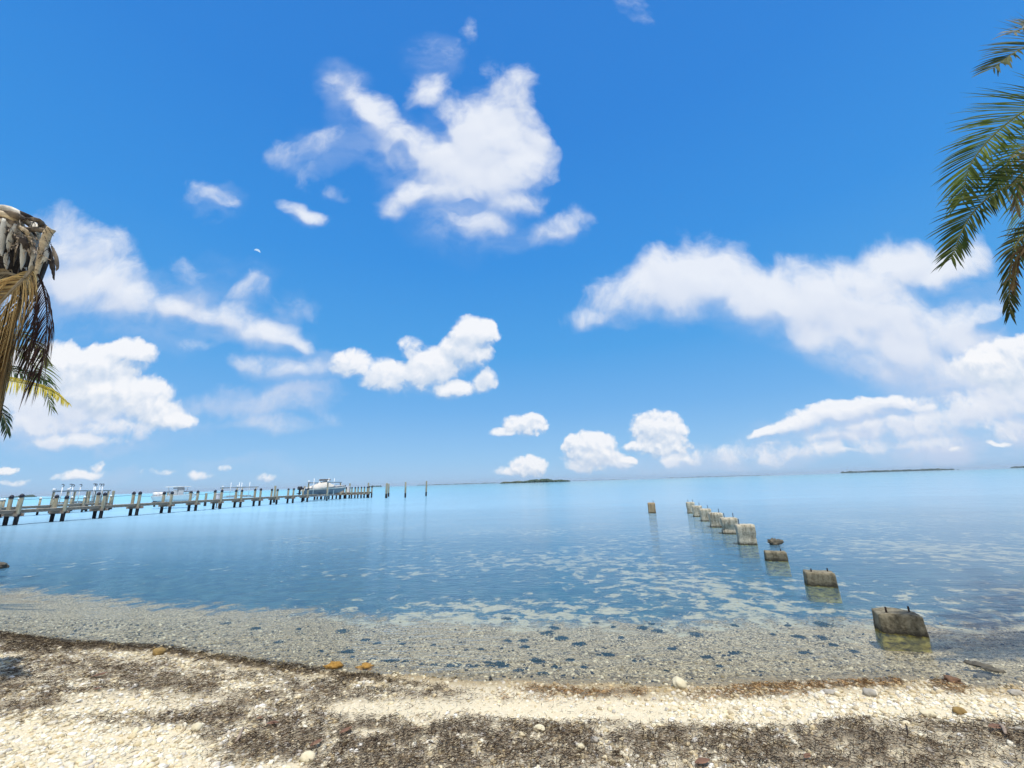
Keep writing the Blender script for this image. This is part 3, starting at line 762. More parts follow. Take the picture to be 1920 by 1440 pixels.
STRING = simple('dock_timber', (.36, .28, .21), (.22, .16, .12), .85, 6, 5, .005)
CAPM = simple('pile_cap', (.012, .014, .028), (.02, .022, .035), .45, 6)
WHITE = simple('white_gelcoat', (.84, .82, .79), (.76, .74, .71), .35, 3, spec=.5)
WPAINT = simple('white_plastic', (.82, .82, .80), (.74, .74, .72), .5, 5)
HULLG = simple('grey_hull', (.17, .20, .24), (.13, .16, .20), .4, 2, spec=.5)
COVER = simple('boat_cover_cloth', (.66, .62, .55), (.54, .50, .44), .9, 4, 4, .03, 3)
COVERG = simple('grey_cover_cloth', (.48, .46, .46), (.36, .35, .36), .9, 5, 4, .02, 4)
DARKM = simple('black_engine', (.02, .022, .03), (.035, .035, .045), .4, 5)
STEEL = simple('lift_steel', (.34, .36, .38), (.22, .23, .24), .5, 4, metal=.4)
GREYB = simple('grey_canvas', (.40, .41, .43), (.30, .31, .33), .8, 5)
ROPE = simple('rope', (.06, .06, .07), (.10, .10, .10), .9, 20)
PINKW = simple('chalky_white', (.74, .68, .68), (.62, .58, .58), .7, 5)

# ------------------------------------------------------------------ docks
def arr(p): return Vector((p[0], p[1], p[2]))
def add_pile(parent, x, y, top, r=.125, depth=-1.6, name='pile', cap=True, lean=(0, 0)):
    m = MB(); zs = [depth, 0, .5, 1.1, top - .03, top]
    m.tube([(x + lean[0] * z, y + lean[1] * z, z) for z in zs], [r * 1.02, r * 1.02, r * 1.03, r, r * .97, r * .86], 12)
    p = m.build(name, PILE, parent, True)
    if cap:
        c = MB(); c.tube([(x + lean[0] * top, y + lean[1] * top, top - .07), (x, y, top + .03), (x, y, top + .13), (x, y, top + .19)], [r * 1.14, r * 1.16, r * .8, r * .12], 12)
        c.build('pile_cap', CAPM, p, True)
    return p

PAIR_PX = [(19.5, 985), (106.5, 977), (181, 972.5), (249, 967), (308, 962.5), (358.5, 958.8), (403.5, 955), (443, 951.3), (479, 948.5), (510.5, 946), (540.5, 944.2), (567.8, 941.8)]
pw_ = [W0(x, y) for x, y in PAIR_PX]
A0, A1 = pw_[0], (pw_[-2] + pw_[-3]) / 2
ax1 = (A1 - A0).normalized(); ac1 = Vector((ax1.y, -ax1.x, 0))        # along the dock; towards the beach viewer's right
HW = .42; DECK = 1.06
dock = empty('wooden_dock', A0, 'long narrow timber dock on capped piles running out from the left edge', 'dock')
def on_axis(p): return A0 + ax1 * ((p - A0).dot(ax1))
def s_at(px):
    lo, hi = -3.0, 90.0
    for _ in range(40):
        m_ = (lo + hi) / 2; q = A0 + ax1 * m_
        if project(np.array([q.x]), np.array([q.y]), np.array([0.5]))[0][0] < px: lo = m_
        else: hi = m_
    return lo
ss = sorted(s_at(px + 3.0) for px, _ in PAIR_PX); print([round(q, 1) for q in ss])
ss = [ss[0] - 10.0, ss[0] - 5.0] + ss
def dpt(s, o, z): return A0 + ax1 * s + ac1 * o + Vector((0, 0, z))
END = ss[-1] + 2.5
def deck_run(parent, p0, p1, hw, planks=.155):
    p0 = Vector(p0); p1 = Vector(p1); L = (p1 - p0).length; d = (p1 - p0) / L
    m = MB(); n = int(L / planks); st = L / n
    for i in range(n):
        c = p0 + d * ((i + .5) * st) + Vector((0, 0, random.uniform(-.006, .006)))
        w = hw * 2 + random.uniform(-.02, .04)
        m.box(c, w, st - .012, .042, ax=(d.y, -d.x, 0))
    m.build('deck', PLANK, parent)
    q = Vector((d.y, -d.x, 0))
    for o in (-hw + .09, hw - .09):
        t = MB(); t.beam(p0 + q * o - Vector((0, 0, .125)), p1 + q * o - Vector((0, 0, .125)), .06, .20); t.build('stringer', STRING, parent)
deck_run(dock, dpt(ss[0] - 2, 0, DECK), dpt(END, 0, DECK), HW)
for i, s in enumerate(ss):
    top = 1.93 + random.uniform(-.05, .08)
    for o in (-.42, .42):
        b = dpt(s + random.uniform(-.1, .1), o, 0)
        add_pile(dock, b.x, b.y, top + random.uniform(-.05, .05), lean=(random.uniform(-.012, .012), random.uniform(-.012, .012)))
    c = MB(); c.beam(dpt(s + .19, -HW - .26, DECK - .33), dpt(s + .19, HW + .26, DECK - .33), .07, .20); c.build('cross_beam', STRING, dock)
    c = MB(); c.beam(dpt(s - .19, -HW - .26, DECK - .33), dpt(s - .19, HW + .26, DECK - .33), .07, .20); c.build('cross_beam', STRING, dock)
# service line sagging from pile to pile on the far side
for i in range(2, 9):
    pts = []
    for k in range(9):
        u = k / 8; p = dpt(ss[i] * (1 - u) + ss[i + 1] * u, -HW - .12, 1.86 - .16 * 4 * u * (1 - u) * (.4 + .6 * (i % 2)))
        pts.append(p)
    m = MB(); m.tube(pts, .016, 5); m.build('rope', ROPE, dock)

# the arm across the dock's outer end
E0, E1 = W0(640, 935.2), W0(690, 933.6)
E1 = E0 + (E1 - E0).normalized() * 5.2
arm_d = (E1 - E0).normalized(); arm_q = Vector((-arm_d.y, arm_d.x, 0))
arm = empty('dock_platform', E0, 'timber platform at the outer end of the long dock, beside the covered boat', 'dock platform')
deck_run(arm, E0 - arm_d * 4.6 + Vector((0, 0, DECK + .004)), E1 + Vector((0, 0, DECK + .004)), .8)
for s in (-3.9, -2.6, -1.3, 0.1, 1.0, 2.0, 3.1, 4.2, 5.0):
    for o in (-.9, .9):
        b = E0 + arm_d * (s + (.12 if o > 0 else 0)) + arm_q * o
        add_pile(arm, b.x, b.y, DECK - .03 if s < .5 else (1.86 if s < 4.9 else 1.9), r=.13, cap=s > .5)
c = MB(); c.beam(E0 - arm_d * 4.4 - arm_q * .86 + Vector((0, 0, DECK - .32)), E1 - arm_q * .86 + Vector((0, 0, DECK - .32)), .07, .2); c.build('cross_beam', STRING, arm)

# dock box and grey bin on the platform
bx_ = E0 + arm_d * .95 + arm_q * .1
m = MB(); m.box(bx_ + Vector((0, 0, DECK + .03 + .50)), .62, .55, 1.0, ax=arm_d, ch=.05)
t = m.build('dock_cabinet', WPAINT); tag(t, 'tall white cabinet standing on the dock end platform', 'cabinet')
m = MB(); m.box(Vector((0, 0, .06)) + bx_ + Vector((0, 0, DECK + 1.03)), .70, .62, .08, ax=arm_d, ch=.03); m.build('lid', WPAINT, t)
bx_ = E0 - arm_d * .05 + arm_q * .1
m = MB(); m.box(bx_ + Vector((0, 0, DECK + .03 + .36)), .75, .6, .72, ax=arm_d, ch=.03)
t = m.build('dock_box', simple('grey_wood_box', (.42, .38, .33), (.33, .29, .25), .85, 6)); tag(t, 'low grey box on the dock end platform left of the white cabinet', 'box')
m = MB(); m.box(bx_ + Vector((0, 0, DECK + .03 + .75)), .82, .66, .06, ax=arm_d, ch=.02); m.build('lid', GREYB, t)

# ---- second dock further left
D2 = [W0(82, 963), W0(140, 960.3)]
B0 = D2[0]; 
b0 = W0(-30, 973); b1 = W0(190, 957.5)
dock2 = empty('wooden_dock', b0, 'distant low dock with white capped posts behind the left end of the long dock', 'dock')
dd = (b1 - b0).normalized(); dq = Vector((dd.y, -dd.x, 0)); LL = (b1 - b0).length
deck_run(dock2, b0 + Vector((0, 0, 1.0)), b1 + Vector((0, 0, 1.0)), .6)
nn = 5
for i, px in enumerate((-20, 14, 82, 141, 192)):
    base_ = W0(px, 973 - (px + 30) * 15.5 / 220)
    for o in (-.72, .72):
        p = base_ + dq * o
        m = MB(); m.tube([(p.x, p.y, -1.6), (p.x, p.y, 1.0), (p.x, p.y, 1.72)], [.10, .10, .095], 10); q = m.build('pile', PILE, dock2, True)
        c = MB(); c.tube([(p.x, p.y, 1.70), (p.x, p.y, 1.80), (p.x, p.y, 1.88)], [.125, .12, .03], 10); c.build('pile_cap', WPAINT, q, True)
    c = MB(); c.beam(base_ - dq * .9 + Vector((0, 0, .80)), base_ + dq * .9 + Vector((0, 0, .80)), .1, .22); c.build('cross_beam', STRING, dock2)

# ---- boat lifts
def lift(name_label, A, B, C, D, top, pole_top, poles=(.15, .85), capw=True, cradle=.95, hooks=False, grp=None):
    """A,B,C,D: post feet on the water (A-C and B-D carry the top beams)"""
    t = empty('boat_lift', (A + B + C + D) / 4, name_label, 'boat lift', grp)
    for k, p in enumerate((A, B, C, D)):
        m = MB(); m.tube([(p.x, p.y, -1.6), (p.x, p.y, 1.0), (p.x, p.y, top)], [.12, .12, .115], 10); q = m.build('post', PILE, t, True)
    for a, b in ((A, C), (B, D)):
        d = (b - a).normalized() * .35
        m = MB(); m.beam(a - d + Vector((0, 0, top + .085)), b + d + Vector((0, 0, top + .085)), .14, .16); m.build('top_beam', STEEL, t)
        if capw:
            m = MB(); m.box(a + Vector((0, 0, top + .29)), .30, .28, .24, ax=(b - a), ch=.05); m.build('motor_cover', WPAINT, t)
    for a, b in ((A, B), (C, D)):
        m = MB(); m.beam(a + (b - a) * .12 + Vector((0, 0, cradle)), a + (b - a) * .88 + Vector((0, 0, cradle)), .14, .16); m.build('cradle_beam', STEEL, t)
    for u in (.3, .7):
        m = MB(); m.beam(A + (B - A) * u + Vector((0, 0, cradle + .17)), C + (D - C) * u + Vector((0, 0, cradle + .17)), .16, .12); m.build('bunk', PLANK, t)
    for a, b in ((A, C), (B, D)):
        for u in poles:
            p = a + (b - a) * u + ((D - A) if a is A else (A - D)).normalized() * .5
            m = MB(); pts = [(p.x, p.y, cradle), (p.x, p.y, pole_top)]
            m.tube(pts, .045, 8); g = m.build('guide_pole', WPAINT, t, True)
            if hooks:
                h = MB(); hp = [(p.x + .16 * math.sin(w) - .02, p.y, pole_top + .16 - .16 * math.cos(w)) for w in np.linspace(.2, 4.2, 9)]
                h.tube(hp, .04, 6); h.build('pole_hook', CAPM, g, True)
    return t
def at_x(px, ybot): return W0(px, ybot)

# lift holding the covered boat at the dock end
LA, LB, LC, LD = W0(576, 940.6), W0(612.5, 938.9), W0(601, 936.6), W0(636.5, 936.2)
lift('boat lift with four white guide poles holding the covered boat at the dock end', LA, LB, LC, LD, 2.78, 3.55, (.2, .62), True, .78)
# empty lift in the middle of the dock
lift('empty boat lift with four white guide poles behind the middle of the dock', W0(413.5, 943.0), W0(441.5, 942.6), W0(451, 941.2), W0(477, 941.0), 2.42, 3.35, (.25, .8), True, .95)
# lift under the white boat
MA, MBb, MC, MD = W0(289, 950.4), W0(311, 950.0), W0(326, 948.2), W0(352, 947.6)
lift('boat lift under the white centre console boat behind the dock', MA, MBb, MC, MD, 1.98, 1.3, (.4,), False, .62)
# two lifts at the second dock
lift('left of the two empty lifts at the distant second dock, hooked white poles', W0(92, 962.2), W0(119.5, 960.8), W0(133, 958), W0(157, 957), 2.45, 3.05, (.2, .7), True, 1.0, True)
lift('right of the two empty lifts at the distant second dock, hooked white poles', W0(161, 959), W0(171, 957.6), W0(184, 956.2), W0(197, 955.4), 2.4, 3.05, (.1, .6), False, 1.0, True)

# ---- free-standing mooring piles
for px, yb, top, lab in ((724, 934, 2.5, 'thick mooring pile standing in open water, nearest the dock end'), (728.5, 931.2, 2.45, 'mooring pile just right of and behind the thick one past the dock end'),
                         (759.8, 933, 2.6, 'lone mooring pile in open water, middle of the line past the dock'), (798.8, 930, 2.75, 'farthest right mooring pile alone in open water'),
                         (513.5, 942.5, 2.55, 'tall mooring pile right behind the middle of the dock'), (589.5, 937.5, 2.45, 'tall dark topped pile behind the covered boat'),
                         (569, 939, 2.4, 'tall pile behind the left post of the covered boat lift'),
                         (654.8, 933, 2.75, 'tall pile behind the dock end platform, right of the white cabinet'), (690, 932.4, 2.75, 'tall corner pile at the right end of the dock platform'),
                         (207, 955, 2.45, 'tall leaning pile right of the distant lifts'), (384, 949, 1.75, 'slim short pile behind the dock right of the white boat')):
    p = W0(px, yb); m = MB(); ln = random.uniform(-.02, .02)
    r = .19 if px == 724 else .15
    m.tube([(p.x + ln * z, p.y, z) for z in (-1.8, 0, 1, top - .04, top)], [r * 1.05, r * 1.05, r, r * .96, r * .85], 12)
    t = m.build('mooring_pile', PILE, None, True, origin=(p.x, p.y, -1.8)); tag(t, lab, 'mooring pile', 'mooring piles around the dock')

# ---- boats
def hull_rings(L, beam, depth, flare=.25, n=14, bowrise=.35):
    """local: x aft(-) to bow(+), z keel 0"""
    rings = []
    for i in range(n + 1):
        u = i / n; x = -L / 2 + L * u
        w = beam / 2 * (1 - max(0, (u - .45) / .55) ** 2.3 * .97)
        sheer = depth + bowrise * u ** 2.2; keel = .0 + .55 * depth * max(0, (u - .72) / .28) ** 2
        chine = keel + (.38 * depth) * (1 - .2 * u); wc = w * (.86 - flare * u * .8)
        xo = x + .25 * u * 0
        rings.append([(x - .16 * u, 0, keel), (x, wc * .55, keel + .12 * depth * (1 + u)), (x, wc, chine), (x + .10 * u, w, sheer - .06), (x + .12 * u, w + .03, sheer), (x + .12 * u, w - .12, sheer), (x + .10 * u, w * .8, sheer - .30 * (1 - u * .5)),
                      (x + .1 * u, -w * .8, sheer - .30 * (1 - u * .5)), (x + .12 * u, -w + .12, sheer), (x + .12 * u, -w - .03, sheer), (x + .10 * u, -w, sheer - .06), (x, -wc, chine), (x, -wc * .55, keel + .12 * depth * (1 + u))])
    return rings
def local(m, o, hd):              # move a builder's points from boat space to the world
    c, s = math.cos(hd), math.sin(hd)
    m.v = [(o.x + x * c - y * s, o.y + x * s + y * c, o.z + z) for x, y, z in m.v]; return m
def engine(m, x, y, z0, sc=1.0):
    for z, lx, ly in ((0, .16, .07), (.35, .18, .08), (.55, .3, .16)): pass
    m.loft([[(x + dx * a, y + dy * b, z0 + z) for dx, dy in ((-1, -.6), (-.6, -1), (.6, -1), (1, -.6), (1, .6), (.6, 1), (-.6, 1), (-1, .6))] for z, a, b in ((.55 * sc, .22, .15), (.62 * sc, .33, .23), (.95 * sc, .36, .25), (1.12 * sc, .27, .19))])
def engine_leg(m, x, y, z0, sc=1.0):
    m.loft([[(x + dx * a + sh, y + dy * b, z0 + z) for dx, dy in ((-1, -1), (1, -1), (1, 1), (-1, 1))] for z, a, b, sh in ((-.35 * sc, .05, .02, -.04), (-.12 * sc, .26, .05, 0), (.05 * sc, .13, .06, 0), (.56 * sc, .15, .09, .02))])
    m.tube([(x - .42, y, z0 - .12 * sc), (x + .2, y, z0 - .12 * sc)], [.05, .09], 8)

# covered boat on the near lift
ctr = (LA + LB + LC + LD) / 4
tL, tR = W0(577, 939), W0(636, 937.0)
hd = math.atan2(3.6, 4.6)
o = Vector((ctr.x, ctr.y, 1.00)); t = empty('covered_boat', o, 'grey hulled boat under a beige cover on the lift at the dock end', 'boat')
L = 6.6
m = local(MB(), o, hd); m.loft(hull_rings(L, 2.35, 1.02)); local(m, o, hd); m.build('hull', HULLG, t, True)
m = MB(); rr = []
prof = [(-3.75, .62, .55), (-3.3, .98, .9), (-2.6, 1.22, 1.12), (-1.7, 1.55, 1.2), (-.7, 2.0, 1.2), (.1, 2.15, 1.15), (.55, 2.12, 1.1), (.8, 1.75, 1.05), (1.6, 1.34, .92), (2.6, 1.34, .55), (3.3, 1.40, .14)]
for x, zc, w in prof:
    edge_z = (.86 if x < -2.6 else .70 + .22 * max(0, (x + 1.2) / 4.5))
    if x < -3.2: edge_z = .55
    rr.append([(x, w * 1.04, edge_z), (x, w * 1.02, edge_z + (zc - edge_z) * .35), (x, w * .80, edge_z + (zc - edge_z) * .72), (x, w * .42, zc - .03 * zc), (x, 0, zc), (x, -w * .42, zc - .03 * zc), (x, -w * .8, edge_z + (zc - edge_z) * .72), (x, -w * 1.02, edge_z + (zc - edge_z) * .35), (x, -w * 1.04, edge_z)])
m.loft(rr, closed=False); local(m, o, hd); cv = m.build('boat_cover', COVER, t, True)
sd = cv.modifiers.new('fabric', 'SOLIDIFY'); sd.thickness = .03
m = MB(); m.box((-.1, 0, 2.32), 1.5, 1.5, .26, ch=.05); local(m, o, hd); m.build('folded_top', simple('dark_canvas', (.16, .13, .12), (.10, .09, .09), .9, 6), t)
m = MB()
for y_ in (-.7, .7):
    for x_ in (-.6, .45): m.tube([(x_, y_ * .9, 1.6), (x_, y_, 2.3)], .03, 6)
local(m, o, hd); m.build('top_frame', WPAINT, t)
m = MB(); engine_leg(m, -3.75, .25, .35); engine(m, -3.75, .25, .25); local(m, o, hd); m.build('outboard_motor', DARKM, t, True)

# white centre console behind the dock
ctr = (MA + MBb + MC + MD) / 4
q0, q1 = P(292, 930, 54), P(374, 929, 52)
hd = math.atan2(q1.y - q0.y, q1.x - q0.x) * .6
o = Vector((P(331, 936, 53).x, P(331, 936, 53).y, .86)); t = empty('centre_console_boat', o, 'white open fishing boat with flat hard top on a lift behind the dock', 'boat')
m = MB(); m.loft(hull_rings(5.6, 2.1, .72, bowrise=.22)); local(m, o, hd); m.build('hull', WHITE, t, True)
m = MB(); m.box((.1, 0, .95), .9, .8, .95, ch=.08); m.box((-.75, 0, .72), .55, .75, .6, ch=.06); local(m, o, hd); m.build('console', WHITE, t)
m = MB(); m.loft([[(x, y, z) for x, y in ((-1.1, -.8), (-.95, -.9), (.95, -.9), (1.2, -.7), (1.2, .7), (.95, .9), (-.95, .9), (-1.1, .8))] for z in (1.78, 1.82, 1.88, 1.90)]); local(m, o, hd); m.build('hard_top', WHITE, t)
m = MB(); m.box((.1, 0, 1.66), .7, 1.0, .2, ch=.04); m.box((.45, 0, 1.42), .12, .95, .5, ch=.03); local(m, o, hd); m.build('windscreen', GREYB, t)
m = MB()
for x_ in (-.7, .75):
    for y_ in (-.7, .7): m.tube([(x_ * .8, y_ * .75, .6), (x_, y_, 1.8)], .025, 6)
local(m, o, hd); m.build('top_frame', STEEL, t)
for y_ in (-.32, .32):
    m = MB(); engine(m, -2.95, y_, .1, 1.0); local(m, o, hd); e = m.build('outboard_motor', WHITE, t, True)
    m = MB(); engine_leg(m, -2.95, y_, .1, 1.0); local(m, o, hd); m.build('motor_leg', DARKM, e, True)

# pinkish white box by the dock between boat and empty lift
p = W0(409, 947.0); zb = 1.06
p = P(409.5, 934, 50)
m = MB(); m.box(Vector((p.x, p.y, 1.35)), .75, .6, .62, ax=ax1, ch=.06); t = m.build('storage_box', PINKW, None); tag(t, 'chalky white storage box behind the dock left of the empty lift', 'box')
m = MB(); m.box(Vector((p.x, p.y, 1.70)), .82, .66, .08, ax=ax1, ch=.03); m.build('lid', PINKW, t)
m = MB()
for a_, b_ in ((-.3, -.25), (.3, -.25), (.3, .25), (-.3, .25)): m.tube([(p.x + a_, p.y + b_, -1.2), (p.x + a_, p.y + b_, 1.03)], .05, 6)
m.build('leg', STRING, t)

# ------------------------------------------------------------------ broken concrete piers in the water
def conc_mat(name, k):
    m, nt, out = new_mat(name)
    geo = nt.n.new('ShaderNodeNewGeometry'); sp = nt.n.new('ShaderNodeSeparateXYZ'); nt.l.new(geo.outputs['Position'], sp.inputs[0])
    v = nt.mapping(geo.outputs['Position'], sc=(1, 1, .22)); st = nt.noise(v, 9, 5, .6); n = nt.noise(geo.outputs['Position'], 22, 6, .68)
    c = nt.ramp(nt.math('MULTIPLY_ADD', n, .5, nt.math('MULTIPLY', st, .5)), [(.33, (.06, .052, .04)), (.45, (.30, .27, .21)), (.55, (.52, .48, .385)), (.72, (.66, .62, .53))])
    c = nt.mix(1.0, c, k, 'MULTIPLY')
    z = nt.math('ADD', sp.outputs[2], nt.math('MULTIPLY', nt.math('SUBTRACT', n, .5), .09))
    c = nt.mix(nt.mapr(z, .10, .02), c, nt.mix(n, (.02, .018, .014), (.07, .06, .045)))          # tide band
    alg = nt.ramp(nt.noise(nt.mapping(geo.outputs['Position'], sc=(1, 1, 2.5)), 9, 5, .65), [(.36, (.10, .08, .02)), (.5, (.46, .38, .07)), (.64, (.80, .70, .18))])
    c = nt.mix(nt.mapr(z, .02, -.02), c, alg)
    b = nt.node('ShaderNodeBsdfPrincipled', {'Roughness': .92, 'Specular IOR Level': .2}); nt.l.new(c, b.inputs['Base Color'])
    bp = nt.node('ShaderNodeBump', {'Strength': 1.0, 'Distance': .012}); nt.l.new(n, bp.inputs['Height']); nt.l.new(bp.outputs[0], b.inputs['Normal'])
    nt.l.new(b.outputs[0], out.inputs[0]); return m
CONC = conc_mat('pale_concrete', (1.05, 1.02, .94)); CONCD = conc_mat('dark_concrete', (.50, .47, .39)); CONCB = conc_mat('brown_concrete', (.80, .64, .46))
RUST = simple('rusty_bar', (.045, .028, .022), (.02, .014, .013), .9, 30)
def rough_block(cx, cy, z0, z1, w, d, rz, taper=.0, seed=0, lean=(0, 0), chip=.05, waist=None, rough=.012, topbow=0.0):
    """a cast block as a subdivided box whose faces are worn and whose corners are knocked off"""
    import bmesh
    bm = bmesh.new(); bmesh.ops.create_cube(bm, size=2.0)
    bmesh.ops.subdivide_edges(bm, edges=bm.edges[:], cuts=11, use_grid_fill=True)
    h = z1 - z0; r = np.random.default_rng(seed); off = r.random(2) * 50
    for v in bm.verts:
        x, y, z = v.co
        # round the arrises
        ex = [max(0, abs(q) - .93) / .07 for q in (x, y, z)]; k = sum(e > 0 for e in ex)
        q = Vector((x, y, z))
        if k >= 2:
            f = (ex[0] ** 2 + ex[1] ** 2 + ex[2] ** 2) ** .5
            if f > 1: 
                for i in range(3):
                    if ex[i] > 0: q[i] = math.copysign(.93 + .07 * ex[i] / f, q[i])
        u = (q.z + 1) / 2
        sx = w / 2 * (1 + taper * (.5 - u)); sy = d / 2 * (1 + taper * (.5 - u))
        X, Y = q.x * sx, q.y * sy; Zz = z0 + h * u
        if waist is not None:                              # the hollowed band between block and footing
            zz, dz, am = waist; g = math.exp(-((Zz - zz) / dz) ** 2); X *= 1 - am * g; Y *= 1 - am * g
        n1 = float(fbm(np.array([X * 6 + off[0] + Y * 3]), np.array([Zz * 6 + Y * 5 + off[1]]), 4)[0]) - .5
        n2 = float(vnoise(np.array([X * 3.1 + off[1] + Y]), np.array([Zz * 3 + Y * 3 + off[0]]))[0]) - .5
        s_ = 1 + n1 * rough * 10 + n2 * chip
        X *= s_; Y *= s_; Zz += (n1 * rough * 3 if u > .9 else 0) - (topbow * (q.x ** 2) if u > .95 else 0)
        X += lean[0] * (Zz - z0); Y += lean[1] * (Zz - z0)
        c, s = math.cos(rz), math.sin(rz)
        v.co = (cx + X * c - Y * s, cy + X * s + Y * c, Zz)
    m = MB(); bm.verts.index_update(); m.add([v.co[:] for v in bm.verts], [[v.index for v in f.verts] for f in bm.faces]); bm.free(); return m
ROWD = (W0(1683, 1187) - W0(1399, 1022)); row_ang = math.atan2(ROWD.y, ROWD.x)
# photo x of the centre, water line y, top-face front y, width px, label, bars
BLK = [
 (1690, 1192, 1155, 92, 'largest nearest concrete block, rounded worn top with two rusty bars', 2, .0),
 (1540, 1101, 1076, 60, 'second nearest concrete block, low with two rusty bars and yellow algae below', 2, .0),
 (1456, 1053, 1036, 42, 'third nearest low dark concrete block with one rusty bar on its right', 1, .0),
 (1402, 1022.5, 986.5, 33, 'tallest pale concrete pier, nearest of the close-set tall row', 1, .2),
 (1370, 1002, 973, 29, 'concrete pier with a broken hollow foot, second in the tall row', 2, .2),
 (1345, 989.5, 963.5, 24.5, 'square pale concrete pier, third in the tall row', 1, .2),
 (1325, 978, 955.5, 20.5, 'pale concrete pier, fourth in the tall row', 1, .2),
 (1309, 969.5, 949.5, 17.5, 'small pale concrete pier next to last in the tall row', 1, .2),
 (1296.5, 963, 942.5, 15, 'farthest concrete pier of the row, dark foot and pale ledge', 2, .2),
 (1223, 962.5, 943.5, 14, 'lone brownish concrete post standing apart left of the row', 1, .2),
]
for i, (px, yb, yt, wpx, lab, nb, foot) in enumerate(BLK):
    p = W0(px, yb); t_ = (p - EYE).dot(fw)
    w = wpx / FPX * t_ * .93
    hgt = (yb - yt) / FPX * t_ / math.cos(math.atan2(p.x, p.y) * .25)
    d = w * (.5 if i < 3 else .85)
    rz = -math.atan2(p.x, p.y) * (.62 if i == 0 else .72)
    # feet stand behind the visible water line
    w *= (.80, .87, .95)[i] if i < 3 else 1.0
    dr_ = Vector((p.x, p.y, 0)).normalized(); c = p + dr_ * (d * .5); bed = gz(c.x, c.y) - .08
    if i == 0: mm = rough_block(c.x, c.y, bed, hgt, w, d, rz, .08, i, (0, 0), .08, None, .014, .018)
    elif i < 3: mm = rough_block(c.x, c.y, bed, hgt, w, d, rz, .10, i, (0, 0), .04, None, .010)
    elif i == 9: mm = rough_block(c.x, c.y, bed, hgt, w, d, rz, .05, i, (0, 0), .03)
    else: mm = rough_block(c.x, c.y, bed, hgt, w, d, rz, -.04, i, (0, 0), .05, (hgt * .36, hgt * .09, .10 if i != 4 else .22), .009)
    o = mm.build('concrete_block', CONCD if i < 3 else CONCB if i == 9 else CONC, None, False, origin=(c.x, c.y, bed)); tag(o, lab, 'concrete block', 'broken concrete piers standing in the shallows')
    o.data.polygons.foreach_set('use_smooth', [True] * len(o.data.polygons))
    offs = {2: (-.30, .34), 1: (.28,)}[nb] if i != 3 else (-.36,)
    for k, ox in enumerate(offs):
        b_ = c + Vector((ox * w, -.02, 0)); r_ = max(.011, w * .022); hh_ = .055 if i < 3 else .16
        m = MB(); m.tube([(b_.x, b_.y, hgt - .05), (b_.x - .002, b_.y, hgt + hh_ * .9), (b_.x - .002, b_.y, hgt + hh_)], [r_, r_, r_ * .6], 7); m.build('rusty_bar', RUST, o, True)

# ------------------------------------------------------------------ rocks and debris
ROCK = simple('dark_reef_rock', (.16, .14, .10), (.06, .055, .045), .95, 14, 6, .01, 40)
PALER = simple('pale_coral_rock', (.74, .66, .46), (.55, .47, .30), .95, 18, 6, .006, 50)
GREYR = simple('grey_rock', (.46, .42, .35), (.28, .25, .20), .95, 18, 6, .005, 50)
OCHR = simple('ochre_rock', (.36, .24, .08), (.20, .13, .05), .95, 18, 6, .005, 50)
WOOD = simple('driftwood', (.40, .31, .23), (.20, .15, .11), .9, 14, 5, .004, 40, stretch=(1, 1, 1))
LEAFM = simple('brown_leaf', (.26, .14, .08), (.15, .08, .05), .8, 12)
SPONGE = simple('orange_sea_weed', (.46, .26, .06), (.24, .13, .03), .95, 30, 5, .004, 60)
def rock(name, px, py, wpx, mat, label, cat, zs=.6, ratio=.7, seed=0, spiky=0.0, z=None, rot=0.0, sink=.25):
    p = ground_at(px, py) if z is None else W0(px, py, z)
    t_ = (p - EYE).dot(fw); w = wpx / FPX * t_ / 2
    bv, bf = ICO3; r = np.random.default_rng(seed + 100)
    off = r.random(3) * 40
    d = fbm(bv[:, 0] * 1.6 + off[0] + bv[:, 2], bv[:, 1] * 1.6 + off[1] - bv[:, 2], 4) - .5
    v = bv * (1 + d[:, None] * (.75 + spiky))
    if spiky: v = v * (1 + spiky * (vnoise(bv[:, 0] * 5 + off[2], bv[:, 1] * 5 + bv[:, 2] * 4) - .4)[:, None])
    v = v * np.array([w, w * ratio, w * zs])
    c, s = math.cos(rot), math.sin(rot)
    m = MB(); m.add([(p.x + a * c - b * s, p.y + a * s + b * c, p.z + q + w * zs * (1 - 2 * sink)) for a, b, q in v], [tuple(f) for f in bf])
    o = m.build(name, mat, None, True); return tag(o, label, cat)
rock('reef_rock', 1452, 1021, 15, ROCK, 'small jagged dark rock poking from the water behind the third concrete block', 'rock', .7, .8, 1, 1.5, 0.0, 0, .35)
rock('flat_rock', 1838, 1247, 36, ROCK, 'flat dark rock awash in the shallows, left half of the pair', 'rock', .16, .55, 2, .3, 0.0, -.5, .4)
rock('flat_rock', 1862, 1256, 30, ROCK, 'flat greenish rock awash in the shallows, right half of the pair', 'rock', .18, .6, 3, .3, 0.0, -.5, .4)
rock('pebble_rock', 1815, 1241, 9, ROCK, 'tiny dark stone at the left tip of the flat rocks', 'rock', .5, .8, 4, .2, 0.0)
rock('sunken_rock', 1843, 1270, 26, ROCK, 'dark weedy stone just under the surface below the flat rocks', 'rock', .25, .6, 5, .4, -.03)
rock('coral_rock', 1275, 1288, 27, PALER, 'biggest pale yellow coral rock at the water edge near the middle', 'rock', .75, .9, 6)
rock('grey_stone', 1632, 1303, 24, GREYR, 'rounded grey stone on the pebbles below the largest block', 'stone', .6, .9, 7)
rock('ochre_stone', 1800, 1338, 20, OCHR, 'ochre brown stone among pale pebbles near the right shadow', 'stone', .7, .9, 8)
rock('grey_stone', 1115, 1390, 15, GREYR, 'round pale grey pebble lying on the dark seaweed band', 'stone', .6, .9, 9)
